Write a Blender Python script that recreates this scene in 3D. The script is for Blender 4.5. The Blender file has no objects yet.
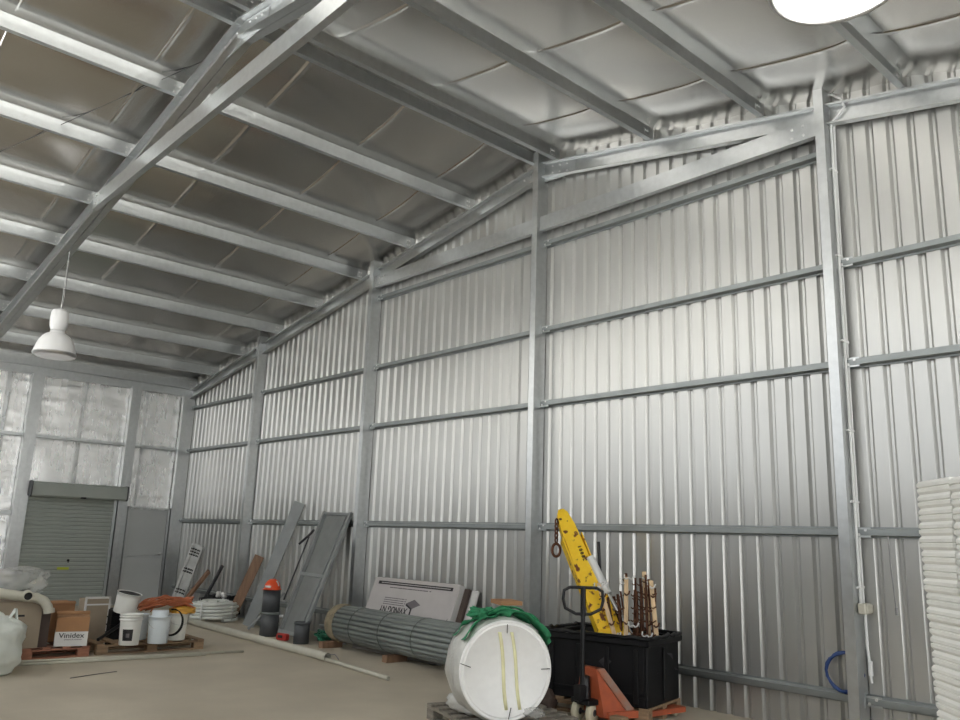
import bpy, math, random
from mathutils import Vector as V, Matrix, noise
random.seed(7)
PI=math.pi
S=bpy.context.scene; COL=S.collection
ORD=['first','second','third','fourth','fifth','sixth','seventh','eighth','ninth','tenth','eleventh','twelfth']

# ---------------------------------------------------------------- materials
def mat(name,col,rough=.5,metal=0.,var=.12,vscale=6.,stretch=(1,1,1),bump=0.,bscale=40.,bstretch=None,rvar=0.,col2=None,spec=.5,emit=0.,alpha=1.,trans=0.,det=4):
    m=bpy.data.materials.new(name); m.use_nodes=True
    nt=m.node_tree; b=nt.nodes['Principled BSDF']; N=nt.nodes.new; L=nt.links.new
    b.inputs['Roughness'].default_value=rough; b.inputs['Metallic'].default_value=metal
    b.inputs['Specular IOR Level'].default_value=spec; b.inputs['Alpha'].default_value=alpha
    b.inputs['Transmission Weight'].default_value=trans
    tc=N('ShaderNodeTexCoord'); mp=N('ShaderNodeMapping'); mp.inputs['Scale'].default_value=stretch
    L(tc.outputs['Object'],mp.inputs['Vector'])
    n=N('ShaderNodeTexNoise'); n.inputs['Scale'].default_value=vscale; n.inputs['Detail'].default_value=det
    L(mp.outputs[0],n.inputs['Vector'])
    r=N('ShaderNodeValToRGB'); r.color_ramp.elements[0].position=.3; r.color_ramp.elements[1].position=.7
    c2=col2 or tuple(min(1,c*(1+var)) for c in col); c1=col if col2 else tuple(c*(1-var) for c in col)
    r.color_ramp.elements[0].color=(*c1,1); r.color_ramp.elements[1].color=(*c2,1)
    L(n.outputs['Fac'],r.inputs[0]); L(r.outputs[0],b.inputs['Base Color'])
    if rvar:
        mr=N('ShaderNodeMapRange'); mr.inputs['From Min'].default_value=.3; mr.inputs['From Max'].default_value=.7
        mr.inputs['To Min'].default_value=rough-rvar; mr.inputs['To Max'].default_value=rough+rvar
        L(n.outputs['Fac'],mr.inputs[0]); L(mr.outputs[0],b.inputs['Roughness'])
    if bump:
        mp2=N('ShaderNodeMapping'); mp2.inputs['Scale'].default_value=bstretch or (1,1,1); L(tc.outputs['Object'],mp2.inputs['Vector'])
        n2=N('ShaderNodeTexNoise'); n2.inputs['Scale'].default_value=bscale; n2.inputs['Detail'].default_value=3
        L(mp2.outputs[0],n2.inputs['Vector'])
        bp=N('ShaderNodeBump'); bp.inputs['Strength'].default_value=1; bp.inputs['Distance'].default_value=bump
        L(n2.outputs['Fac'],bp.inputs['Height']); L(bp.outputs[0],b.inputs['Normal'])
    if emit:
        b.inputs['Emission Color'].default_value=(*col,1); b.inputs['Emission Strength'].default_value=emit
    return m
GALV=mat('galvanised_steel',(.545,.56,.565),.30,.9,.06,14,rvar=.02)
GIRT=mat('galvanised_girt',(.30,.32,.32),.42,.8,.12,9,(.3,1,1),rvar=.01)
GALVD=mat('galvanised_purlin',(.55,.57,.575),.30,.88,.05,12,rvar=.01)
BOLT=mat('zinc_bolt',(.7,.7,.7),.3,.9)
SHEET=mat('zincalume_wall_sheet',(.515,.515,.50),.29,.74,.05,1.3,(5,1,.22),rvar=.008)
FOIL=mat('foil_insulation',(.70,.685,.66),.22,1.,.05,60,(1,2,1),bump=.0012,bscale=22,bstretch=(1,3,1),rvar=.04)
FOILW=mat('wall_foil_insulation',(.94,.94,.94),.27,.65,.05,2.5,(1,3,.7),bump=.006,bscale=2.6,bstretch=(1,1.4,3.2),rvar=.03)
CONC=mat('concrete_floor',(.45,.395,.31),.6,0,.12,1.3,col2=(.57,.51,.41),bump=.002,bscale=30,rvar=.1,det=8)
GRAVEL=mat('light_grey_gravel',(.44,.44,.43),.8,0,.12,3)
ROLLER=mat('roller_steel',(.36,.39,.36),.45,.1,.05,3)
DOORG=mat('grey_door_paint',(.48,.50,.50),.5,.1,.04,2)
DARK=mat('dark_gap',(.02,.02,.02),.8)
WHITE=mat('white_enamel',(.86,.86,.86),.3,0,.02)
GLOW=mat('lit_lamp_cover',(1,.98,.94),.3,0,.0,emit=.9)
GLASS=mat('frosted_lamp_cover',(.62,.62,.62),.25,0,.02,emit=.12)  # small emission puts a faint glow on the unlit far lamp's cover
CHROME=mat('spun_aluminium',(.6,.6,.6),.3,.9)
CABLE=mat('grey_cable',(.25,.25,.25),.5)
PVC=mat('white_pvc_conduit',(.74,.75,.74),.4,0,.04)
CREAM=mat('cream_pvc',(.52,.50,.42),.45,0,.06)
GREYPVC=mat('grey_pvc_pipe',(.205,.225,.215),.42,0,.12,5,(.4,3,3))
DKPIPE=mat('dark_grey_pipe',(.075,.08,.085),.5,0,.2)
BLACK=mat('black_plastic',(.006,.006,.007),.5,0,.3,5,spec=.25)
BLKMET=mat('black_painted_steel',(.009,.009,.011),.4,.2,.3)
ORANGE=mat('orange_jack_paint',(.55,.12,.045),.5,.0,.25,9,col2=(.42,.10,.045))
WORN=mat('worn_lit_edge',(.30,.24,.20),.6,0,.3,12,col2=(.42,.14,.07))  # wear, with the lit look of the slanted edge also in the grey
WHEEL=mat('cream_nylon_wheel',(.62,.58,.44),.5,0,.1)
YEL=mat('rusty_yellow_paint',(.90,.56,.02),.45,0,.1,22,col2=(.93,.62,.03))
def rusty(m,rust=(.16,.05,.02),thr=.6,scale=14):
    nt=m.node_tree;b=nt.nodes['Principled BSDF'];src=b.inputs['Base Color'].links[0].from_socket
    n=nt.nodes.new('ShaderNodeTexNoise');n.inputs['Scale'].default_value=scale;n.inputs['Detail'].default_value=6
    tc=nt.nodes.new('ShaderNodeTexCoord');nt.links.new(tc.outputs['Object'],n.inputs['Vector'])
    r=nt.nodes.new('ShaderNodeValToRGB');r.color_ramp.elements[0].position=thr-.03;r.color_ramp.elements[1].position=thr+.03
    nt.links.new(n.outputs['Fac'],r.inputs[0])
    mx=nt.nodes.new('ShaderNodeMix');mx.data_type='RGBA';mx.inputs[7].default_value=(*rust,1)
    nt.links.new(r.outputs[0],mx.inputs[0]);nt.links.new(src,mx.inputs[6]);nt.links.new(mx.outputs[2],b.inputs['Base Color'])
rusty(YEL,thr=.61,scale=13)
RUST=mat('rusty_iron',(.13,.055,.03),.75,.3,.4,20)
WOOD=mat('pallet_wood',(.30,.20,.12),.75,0,.3,4,(1,8,8))
WOODR=mat('reddish_pallet_wood',(.33,.145,.09),.75,0,.25,4,(1,8,8))
WOODG=mat('greyed_pallet_wood',(.25,.225,.19),.8,0,.25,4,(1,8,8))
WOODP=mat('pale_stake_wood',(.72,.53,.32),.65,0,.18,6,(6,6,1))
WOODB=mat('brown_board',(.24,.14,.085),.7,0,.2,4,(6,6,1))
KRAFT=mat('kraft_cardboard',(.40,.21,.10),.75,0,.06)
KRAFTG=mat('dull_cardboard',(.33,.27,.20),.75,0,.06)
KRAFTD=mat('dark_brown_cardboard',(.085,.06,.05),.8,0,.1)
CARDW=mat('white_cardboard',(.70,.69,.67),.6,0,.03)
CARDP=mat('pale_printed_cardboard',(.50,.47,.46),.6,0,.04)
INK=mat('black_ink',(.02,.018,.02),.6)
INKG=mat('grey_ink',(.16,.14,.15),.6)
BUCK=mat('white_bucket_plastic',(.80,.80,.76),.35,0,.04)
BUCKB=mat('bluish_white_bucket_plastic',(.70,.76,.80),.35,0,.04)
BAG=mat('woven_bulk_bag',(.66,.69,.64),.6,0,.07,3,bump=.004,bscale=16)
WRAP=mat('clear_plastic_wrap',(.72,.72,.70),.18,0,.05,6,bump=.03,bscale=7,alpha=.34)
WRAPS=mat('white_stretch_wrap',(.60,.60,.57),.28,0,.10,5,bump=.02,bscale=10)
FACE=mat('white_pipe_end_cap',(.97,.97,.96),.35,0,.03,3,(1,6,6))
PYEL=mat('pale_yellow_tape',(.93,.88,.55),.5)
GREEN=mat('green_sling_webbing',(.035,.27,.12),.7,0,.25,12,bump=.004,bscale=60)
GREENR=mat('dark_green_rope',(.02,.16,.09),.7,0,.3)
BLUE=mat('blue_hose',(.02,.06,.22),.4)
ORCAB=mat('orange_cable',(.42,.13,.055),.55,0,.25)
AMBER=mat('amber_plastic',(.62,.33,.05),.45,0,.2)
HELM=mat('orange_helmet_shell',(.85,.10,.025),.35,0,.05)
REFL=mat('reflective_tape',(.85,.8,.78),.3)
RED=mat('red_plastic',(.5,.04,.03),.45)
ALU=mat('aluminium',(.66,.67,.67),.35,.6,.12)
GSTEEL=mat('grey_painted_steel',(.27,.285,.285),.5,.2,.08)
GSTEELP=mat('flat_grey_panel',(.22,.23,.225),.55,.1,.08)
HESS=mat('hessian_wrap',(.25,.21,.14),.9,0,.3,12,bump=.01,bscale=40)
STRAP=mat('dark_strapping',(.09,.10,.09),.5)
EPS=mat('white_foam',(.86,.86,.82),.7,0,.05,7,bump=.002,bscale=60)
YELT=mat('yellow_sticker',(.55,.62,.06),.5)
COILW=mat('white_coiled_pipe',(.70,.72,.68),.4,0,.04)
DKSTEEL=mat('dark_steel',(.07,.07,.075),.5,.5,.2)

# ---------------------------------------------------------------- mesh builder
class MB:
    def __init__(s): s.v=[];s.f=[];s.sm=[];s.mi=[];s.ms=[];s.cur=0
    def use(s,m):
        if m not in s.ms: s.ms.append(m)
        s.cur=s.ms.index(m); return s
    def add(s,vs,fs,smooth=False,M=None):
        o=len(s.v)
        s.v+=[tuple((M@V(p)) if M else p) for p in vs]
        for f in fs: s.f.append(tuple(i+o for i in f)); s.sm.append(smooth); s.mi.append(s.cur)
        return s
    def box(s,c,d,M=None,bev=0):
        x,y,z=[k/2 for k in d]; e=min(bev,x*.9,y*.9,z*.9)
        if e<=0:
            vs=[(c[0]+a*x,c[1]+b*y,c[2]+g*z) for a in(-1,1) for b in(-1,1) for g in(-1,1)]
            return s.add(vs,[(0,1,3,2),(4,6,7,5),(0,4,5,1),(2,3,7,6),(0,2,6,4),(1,5,7,3)],False,M)
        # bevelled: 24 verts
        vs=[];idx={}
        for a in(-1,1):
            for b in(-1,1):
                for g in(-1,1):
                    for k in range(3):
                        p=[a*(x-e),b*(y-e),g*(z-e)]; p[k]=(a*x,b*y,g*z)[k]
                        idx[(a,b,g,k)]=len(vs); vs.append((c[0]+p[0],c[1]+p[1],c[2]+p[2]))
        fs=[]
        for k in range(3):
            o=[i for i in range(3) if i!=k]
            for sg in(-1,1):
                q=[]
                for (u,w) in((-1,-1),(1,-1),(1,1),(-1,1)):
                    t=[0,0,0];t[k]=sg;t[o[0]]=u;t[o[1]]=w;q.append(idx[(*t,k)])
                fs.append(tuple(q))
            for u in(-1,1):
                for w in(-1,1):
                    q=[]
                    for sg,kk in((-1,o[0]),(1,o[0]),(1,o[1]),(-1,o[1])):
                        t=[0,0,0];t[k]=sg;t[o[0]]=u;t[o[1]]=w;q.append(idx[(*t,kk)])
                    fs.append(tuple(q))
        for a in(-1,1):
            for b in(-1,1):
                for g in(-1,1): fs.append(tuple(idx[(a,b,g,k)] for k in range(3)))
        return s.add(vs,fs,False,M)
    def ext(s,prof,p0,p1,side,up,caps=True,smooth=False):
        "extrude closed 2D outline along p0->p1"
        p0,p1,side,up=V(p0),V(p1),V(side),V(up); n=len(prof)
        vs=[tuple(p0+side*a+up*b) for a,b in prof]+[tuple(p1+side*a+up*b) for a,b in prof]
        fs=[(i,(i+1)%n,n+(i+1)%n,n+i) for i in range(n)]
        if caps: fs+=[tuple(range(n))[::-1],tuple(range(n,2*n))]
        return s.add(vs,fs,smooth)
    def tube(s,pts,r,n=8,closed=False,caps=True,M=None):
        pts=[V(p) for p in pts]; m=len(pts); rs=r if isinstance(r,(list,tuple)) else [r]*m
        vs=[];prev=None
        for i,p in enumerate(pts):
            a=pts[(i-1)%m] if (closed or i>0) else p; b=pts[(i+1)%m] if (closed or i<m-1) else p
            t=(b-a).normalized() if (b-a).length>1e-9 else V((0,0,1))
            if prev is None:
                q=V((0,0,1)) if abs(t.z)<.9 else V((1,0,0)); u=t.cross(q).normalized()
            else: u=(prev-t*prev.dot(t)).normalized()
            prev=u; w=t.cross(u)
            for k in range(n):
                an=2*PI*k/n; vs.append(tuple(p+(u*math.cos(an)+w*math.sin(an))*rs[i]))
        fs=[]
        for i in range(m if closed else m-1):
            for k in range(n):
                j=(i+1)%m; fs.append((i*n+k,i*n+(k+1)%n,j*n+(k+1)%n,j*n+k))
        s.add(vs,fs,True,M)
        if caps and not closed: s.add(vs[:n],[tuple(range(n))[::-1]],False,M); s.add(vs[-n:],[tuple(range(n))],False,M)
        return s
    def pipe(s,p0,p1,r,ri,n=20):
        "hollow straight pipe"
        p0,p1=V(p0),V(p1);t=(p1-p0).normalized();q=V((0,0,1)) if abs(t.z)<.9 else V((1,0,0));u=t.cross(q).normalized();w=t.cross(u)
        vs=[]
        for (p,rr) in((p0,r),(p1,r),(p1,ri),(p0,ri)):
            for k in range(n):
                a=2*PI*k/n;vs.append(tuple(p+(u*math.cos(a)+w*math.sin(a))*rr))
        fs=[];sm=[]
        o=len(s.v);s.v+=vs
        for j in range(4):
            for k in range(n):
                s.f.append((o+j*n+k,o+j*n+(k+1)%n,o+((j+1)%4)*n+(k+1)%n,o+((j+1)%4)*n+k));s.sm.append(j in(0,2));s.mi.append(s.cur)
        return s
    def lathe(s,prof,n=24,M=None,smooth=True,ph=0):
        vs=[(r*math.cos(2*PI*k/n+ph),r*math.sin(2*PI*k/n+ph),z) for r,z in prof for k in range(n)]
        fs=[(j*n+k,j*n+(k+1)%n,(j+1)*n+(k+1)%n,(j+1)*n+k) for j in range(len(prof)-1) for k in range(n)]
        return s.add(vs,fs,smooth,M)
    def disc(s,r,z,n=24,M=None): return s.add([(r*math.cos(2*PI*k/n),r*math.sin(2*PI*k/n),z) for k in range(n)],[tuple(range(n))],False,M)
    def ribbon(s,pts,wv,width,th=.004):
        "flat band along pts, wv = width direction(s)"
        vs=[];pts=[V(p) for p in pts];m=len(pts)
        for i,p in enumerate(pts):
            w=V(wv[i] if isinstance(wv,list) else wv).normalized()*width/2
            t=(pts[min(i+1,m-1)]-pts[max(i-1,0)]).normalized();nn=t.cross(w).normalized()*th/2
            vs+=[tuple(p-w-nn),tuple(p+w-nn),tuple(p+w+nn),tuple(p-w+nn)]
        fs=[(i*4+k,i*4+(k+1)%4,i*4+4+(k+1)%4,i*4+4+k) for i in range(m-1) for k in range(4)]
        fs+=[(0,1,2,3),tuple((m-1)*4+k for k in(3,2,1,0))]
        return s.add(vs,fs,True)
    def blob(s,c,d,seed=0,amp=.12,fr=3.,e=.6,nu=40,nv=24,M=None,flat=None):
        vs=[]
        def sp(x,p): return math.copysign(abs(x)**p,x)
        for j in range(nv+1):
            ph=-PI/2+PI*j/nv
            for i in range(nu):
                th=2*PI*i/nu
                q=V((sp(math.cos(ph),e)*sp(math.cos(th),e),sp(math.cos(ph),e)*sp(math.sin(th),e),sp(math.sin(ph),e)))
                k=1+amp*(noise.noise(q*fr+V((seed,seed*1.7,0)))+.6*abs(noise.noise(q*fr*2.3+V((0,seed,3)))) )
                p=V((q.x*d[0]*k,q.y*d[1]*k,q.z*d[2]*k))+V(c)
                if flat is not None: p.z=max(p.z,flat)
                vs.append(tuple(p))
        fs=[(j*nu+i,j*nu+(i+1)%nu,(j+1)*nu+(i+1)%nu,(j+1)*nu+i) for j in range(nv) for i in range(nu)]
        return s.add(vs,fs,True,M)
    def build(s,name,m=None,parent=None,loc=None):
        me=bpy.data.meshes.new(name)
        o=V(loc) if loc is not None else None
        vs=[tuple(V(p)-o) for p in s.v] if o is not None else s.v
        me.from_pydata(vs,[],s.f); me.update()
        for x in (s.ms or [m]): me.materials.append(x)
        me.polygons.foreach_set('use_smooth',s.sm)
        if s.ms: me.polygons.foreach_set('material_index',s.mi)
        ob=bpy.data.objects.new(name,me); COL.objects.link(ob)
        if o is not None: ob.location=o
        if parent is not None: ob.parent=parent
        return ob
def link_recalc():
    import bmesh
    for me in bpy.data.meshes:
        if me.get('nr'): continue
        bm=bmesh.new(); bm.from_mesh(me); bmesh.ops.recalc_face_normals(bm,faces=bm.faces); bm.to_mesh(me); bm.free()
def tag(o,label=None,cat=None,group=None,kind=None):
    if label: o['label']=label
    if cat: o['category']=cat
    if group: o['group']=group
    if kind: o['kind']=kind
    return o
def thing(name,label,cat,loc=(0,0,0),rz=0,group=None):
    o=bpy.data.objects.new(name,None); COL.objects.link(o); o.location=loc; o.rotation_euler=(0,0,rz); o.empty_display_size=.1
    return tag(o,label,cat,group)
def copy_tree(o,parent=None):
    c=o.copy(); COL.objects.link(c)
    if parent is not None: c.parent=parent
    for ch in [x for x in KIDS.get(o.name,[])]: copy_tree(ch,c)
    return c
KIDS={}
def kids(o):
    KIDS.clear()
    for x in COL.objects:
        if x.parent: KIDS.setdefault(x.parent.name,[]).append(x)
def text_mesh(name,txt,size,m,parent,M,ext=.0008,bold=.0,sx=1):
    cu=bpy.data.curves.new(name,'FONT'); cu.body=txt; cu.size=size; cu.extrude=ext; cu.offset=bold; cu.align_x='CENTER'; cu.align_y='CENTER'
    t=bpy.data.objects.new(name+'_src',cu); COL.objects.link(t); bpy.context.view_layer.update()
    me=bpy.data.meshes.new_from_object(t); bpy.data.objects.remove(t); bpy.data.curves.remove(cu)
    me.name=name; me.materials.clear(); me.materials.append(m); me['nr']=1
    me.transform(M@Matrix.Diagonal((sx,1,1,1)))
    o=bpy.data.objects.new(name,me); COL.objects.link(o); o.parent=parent
    return o
def axes(o,x,y,z): # matrix with given local axes
    M=Matrix.Identity(4)
    for i,a in enumerate((x,y,z)):
        a=V(a).normalized()
        for k in range(3): M[k][i]=a[k]
    for k in range(3): M[k][3]=o[k]
    return M

# ---------------------------------------------------------------- main dimensions (metres)
XR=-7.22; ZR=6.481; SL=.176; RD=.22; PD=.2         # ridge x, rafter underside at ridge, slope, rafter depth, purlin depth
XL=-18.38; XE=3.75; YW=7.66; YI=3.11; YO=-1.5      # far wall, open eave side, gable wall, inner frame, open end
raf=lambda x: ZR-SL*abs(x-XR)
foil=lambda x: raf(x)+RD+PD
# ---------------------------------------------------------------- setting
m=MB(); m.box(((XL+XE)/2,(YO+YW)/2+.1,-.1),(XE-XL+.6,YW-YO+.5,.2)); tag(m.build('floor',CONC),kind='structure')
m=MB(); m.box((-10,-5,-.12),(110,110,.2)); tag(m.build('ground',GRAVEL),kind='structure')
# gable wall: ribbed steel sheet (real rib profile)
m=MB(); prof=[]
x=XL-.1
while x<XE:
    prof+=[(x,0),(x+.116,0),(x+.140,.032),(x+.164,.032)]; x+=.19
prof=sorted(prof+[(XR,0)] if not any(a<XR<a+.125 for a,_ in prof[::4]) else prof)
vs=[];n=len(prof)
for k,(a,d) in enumerate(prof): vs+=[(a,YW+d,0),(a,YW+d,foil(a)+.02)]
for k,(a,d) in enumerate(prof): vs+=[(a,YW+.05,0),(a,YW+.05,foil(a)+.02)]
fs=[(2*k,2*k+2,2*k+3,2*k+1) for k in range(n-1)]+[(2*n+2*k,2*n+2*k+1,2*n+2*k+3,2*n+2*k+2) for k in range(n-1)]
m.add(vs,fs); tag(m.build('wall_right',SHEET),kind='structure')
# open side: unseen low wall added to darken the lower gable wall, open above
m=MB(); m.box(((XL+XE)/2,YO-.03,1.35),(XE-XL,.06,2.7)); tag(m.build('wall_light_block',GIRT),kind='structure')
# far wall, behind foil blanket, with vertical laps and horizontal creases
m=MB(); ys=[];y=YO
SEAM=[-7.6,-6.2,-4.8,-3.4,-2.,-.6,.8,2.3,3.83,5.33,6.6]
def fw(y,z):
    d=0
    for s_ in SEAM:
        if -1.0<y-s_<0: d=max(d,.02*(1+(y-s_)/1.0))
    c=abs(((z*3.3+.35*noise.noise(V((y*.8,z*.5,1))))%1)-.5)
    return XL-.03+d+.012*noise.noise(V((3,y*1.8,z*1.1)))+.009*max(0,1-c*9)
ys=sorted([YO+.12*i for i in range(int((YW-YO)/.12)+1)]+[s_-.003 for s_ in SEAM if s_>YO+.1]+[s_+.001 for s_ in SEAM if s_>YO]+[YW])
zs=[.055*j for j in range(91)]
vs=[(fw(y,z),y,z*4.97/4.95) for y in ys for z in zs]; nz=len(zs)
m.add(vs,[(i*nz+j,i*nz+j+1,(i+1)*nz+j+1,(i+1)*nz+j) for i in range(len(ys)-1) for j in range(nz-1)],True)
m.add([(XL-.12,YO,0),(XL-.12,YW+.05,0),(XL-.12,YW+.05,5),(XL-.12,YO,5)],[(0,1,2,3)])
tag(m.build('wall_left',FOILW),kind='structure')
# ceiling: foil blanket sagging between purlins, lapped every 1.35 m; steel deck above
PX=[-18.3,-17.2,-15.794,-14.397,-12.953,-11.551,-10.193,-8.743,-7.36,-7.02,-5.476,-4.018,-2.597,-1.2,.22,1.65,3.0,XE]
SY=[2.68+1.35*k for k in range(-4,4)]
m=MB()
def sag(x,y):
    xs=[XL]+PX
    for a,b in zip(xs,xs[1:]):
        if a<=x<=b:
            t=(x-a)/(b-a) if b>a else 0; w=b-a
            s_=(1-abs(2*t-1)**3.2)*.06*min(1,w/1.2)
            break
    else: s_=0;t=.5
    e=0
    for s2 in SY:
        d=y-s2
        if 0<=d<.05: e=max(e,.014*(1-d/.05)*(4*t*(1-t))**.5)
    wr=.007*noise.noise(V((x*.9,y*.9,0)))*(4*t*(1-t))
    return foil(x)-s_-e+wr
xs=[]
for a,b in zip([XL]+PX,PX): xs+=[a+(b-a)*k/7 for k in range(10)]
xs=sorted(set([round(v_,4) for v_ in xs]+[XE,XR,XL-.1]))
ys=sorted([YO+.15*i for i in range(int((YW-YO)/.15)+1)]+[s2-.004 for s2 in SY]+[s2-.02 for s2 in SY]+[s2+.065 for s2 in SY]+SY+[s2+.025 for s2 in SY]+[s2+.05 for s2 in SY]+[YW+.05])
vs=[(x,y,sag(x,y)) for x in xs for y in ys]; ny=len(ys)
m.add(vs,[(i*ny+j,i*ny+j+1,(i+1)*ny+j+1,(i+1)*ny+j) for i in range(len(xs)-1) for j in range(ny-1)],True)
vs=[(x,y,foil(x)+.06) for x in (XL-.3,XR,XE+.3) for y in (YO-.1,YW+.2)]
m.add(vs,[(0,1,3,2),(2,3,5,4)]); tag(m.build('ceiling',FOIL),kind='structure')

# ---------------------------------------------------------------- steelwork
def cprof(w,h,t=.006,lip=.018): # C outline: web at a=0, flanges toward +a, height 0..h
    q=math.copysign(t,w)
    return [(0,0),(w,0),(w,lip),(w-q,lip),(w-q,t),(q,t),(q,h-t),(w-q,h-t),(w-q,h-lip),(w,h-lip),(w,h),(0,h)]
def zprof(w,h,t=.005,lip=.018): # Z outline: web at a=0, bottom flange +a, top flange -a
    return [(0,0),(w,0),(w,lip),(w-t,lip),(w-t,t),(t,t),(t,h),(-w,h),(-w,h-lip),(-w+t,h-lip),(-w+t,h-t),(0,h-t)]
BM={}
def bolts(parent,pts,n,r=.014,h=.012):
    n=V(n).normalized(); q=V((0,0,1)) if abs(n.z)<.9 else V((1,0,0)); u=n.cross(q).normalized(); key=(tuple(n),r,h)
    for p in pts:
        if key not in BM:
            o=MB().lathe([(0,h),(r,h),(r,0),(0,0)],6,axes((0,0,0),u,n.cross(u),n),False).build('bolt',BOLT,parent); BM[key]=o
        else: o=BM[key].copy(); COL.objects.link(o); o.parent=parent
        o.location=p
CX=[-18.387,-15.062,-11.15,-7.321,-3.378,.62]
COLN=['in the far corner where the ribbed wall meets the foil wall','beside the long grey leaning plank','just left of the pale printed cartons','under the roof peak, behind the wrapped white drum','carrying the white conduits at the right']
GZ={'bottom':.351,'eye height':1.779,'middle':3.341,'upper':4.328,'top':5.527}
for i,x in enumerate(CX[:5]):
    t=thing('steel_column','tall galvanised steel column '+COLN[i],'column',(x,7.55,0),0,'galvanised columns')
    top=raf(x)+.38 if i else raf(x)+.1
    MB().ext([(a,b) for a,b in [(0,0),(.095,0),(.095,.2),(0,.2),(0,.182),(.006,.182),(.006,.194),(.089,.194),(.089,.006),(.006,.006),(.006,.018),(0,.018)]],(0,-.1,.012),(0,-.1,top),(1,0,0),(0,1,0)).build('channel',GALV,t)
    MB().box((.05,0,.006),(.2,.24,.012)).build('base_plate',GALV,t)
    for nm,z in GZ.items():
        if z>raf(x)-.12 or (nm=='top' and i==4): continue
        c=MB(); c.box((.16,.035,z),(.14,.006,.09)); c.box((.098,.05,z),(.006,.09,.12))
        cl=c.build('cleat',GALVD,t); bolts(cl,[(.13,.032,z-.02),(.19,.032,z+.02)],(0,-1,0))
# girts on the gable wall, one per bay
BAY=['in the bay nearest the far corner','in the bay behind the coil and leaning planks','in the bay above the pipe bundle','in the bay behind the yellow boom','right of the conduit column']
hat=[(-.05,0),(-.05,.012),(-.034,.012),(-.026,.085),(.026,.085),(.034,.012),(.05,.012),(.05,0)]
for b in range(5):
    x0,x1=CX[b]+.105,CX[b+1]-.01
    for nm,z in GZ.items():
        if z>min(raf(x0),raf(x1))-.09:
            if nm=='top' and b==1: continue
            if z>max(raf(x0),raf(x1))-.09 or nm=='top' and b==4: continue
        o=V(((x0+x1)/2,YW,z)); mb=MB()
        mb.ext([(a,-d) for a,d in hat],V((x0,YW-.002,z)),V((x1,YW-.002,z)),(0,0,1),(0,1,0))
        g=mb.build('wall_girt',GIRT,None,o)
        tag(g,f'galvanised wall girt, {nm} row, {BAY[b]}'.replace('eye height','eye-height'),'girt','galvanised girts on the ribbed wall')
# rafters
def rafter(y,side,flip,label):
    x0,x1=(XL,XR) if side<0 else (XR,XE)
    t=thing('roof_rafter',label,'rafter',((x0+x1)/2,y,raf((x0+x1)/2)))
    mb=MB(); L=t.location
    mb.ext(cprof(.085*flip,RD),V((x0,y,raf(x0)))-L,V((x1,y,raf(x1)))-L,(0,1,0),(0,0,1)); mb.build('channel',GALV,t)
    return t
def second(t,y,side,flip):
    x0,x1=(XL,XR) if side<0 else (XR,XE); L=t.location
    MB().ext(cprof(.085*flip,RD),V((x0,y,raf(x0)))-L,V((x1,y,raf(x1)))-L,(0,1,0),(0,0,1)).build('channel',GALV,t)
def apex(t,y,s):
    L=t.location; d=s
    def P(x,z): return V((x,y,z))-L
    mb=MB(); w=.55
    pts=[(XR-w,raf(XR-w)+.02),(XR-w,raf(XR-w)+RD-.02),(XR,ZR+RD-.02),(XR+w,raf(XR+w)+RD-.02),(XR+w,raf(XR+w)+.02),(XR,ZR-.06)]
    vs=[P(a,b)+V((0,s*.006,0)) for a,b in pts]+[P(a,b)+V((0,s*.014,0)) for a,b in pts]
    mb.add(vs,[(0,1,2,3,4,5),(11,10,9,8,7,6)]+[(i,(i+1)%6,6+(i+1)%6,6+i) for i in range(6)])
    pl=mb.build('apex_plate',GALVD,t)
    bolts(pl,[tuple(P(XR+sx*k,raf(XR+k)+h)+V((0,s*.014,0))) for sx in(-1,1) for k in(.14,.27,.4) for h in(.06,.16)],(0,s,0))
a=rafter(7.60,-1,-1,'galvanised rafter along the gable wall climbing from far corner to roof peak')
b=rafter(7.60,1,-1,'galvanised rafter along the gable wall falling right from the roof peak'); apex(a,7.60,-1)
a=rafter(YI,-1,-1,'dark free-spanning rafter rising from lower left above the hanging bell lamp')
b=rafter(YI,1,-1,'free-spanning rafter beyond the bolted roof peak plate at top of photo'); apex(a,YI,-1)
second(a,YI+.006,-1,1); second(b,YI+.006,1,1)
# second channel back to back on the inner frame: bottom lips visible
for nm,y,lab in (('collar_tie',7.50,'horizontal galvanised tie crossing in front of the gable wall near the roof'),('collar_tie',YI-.17,'bright horizontal tie across the free-spanning frame at top left')):
    mb=MB(); x0,x1=(-11.05,-3.40)
    mb.ext(cprof(.07,.2),(x0,y,5.69),(x1,y,5.69),(0,1,0),(0,0,1))
    o=mb.build(nm,GALV,None,(XR,y,5.69)); tag(o,lab,'roof tie')
    bolts(o,[(sx*(3.7-k*.12),-.001,h) for sx in(-1,1) for k in(0,1) for h in(.05,.15)],(0,-1,0))
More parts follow.
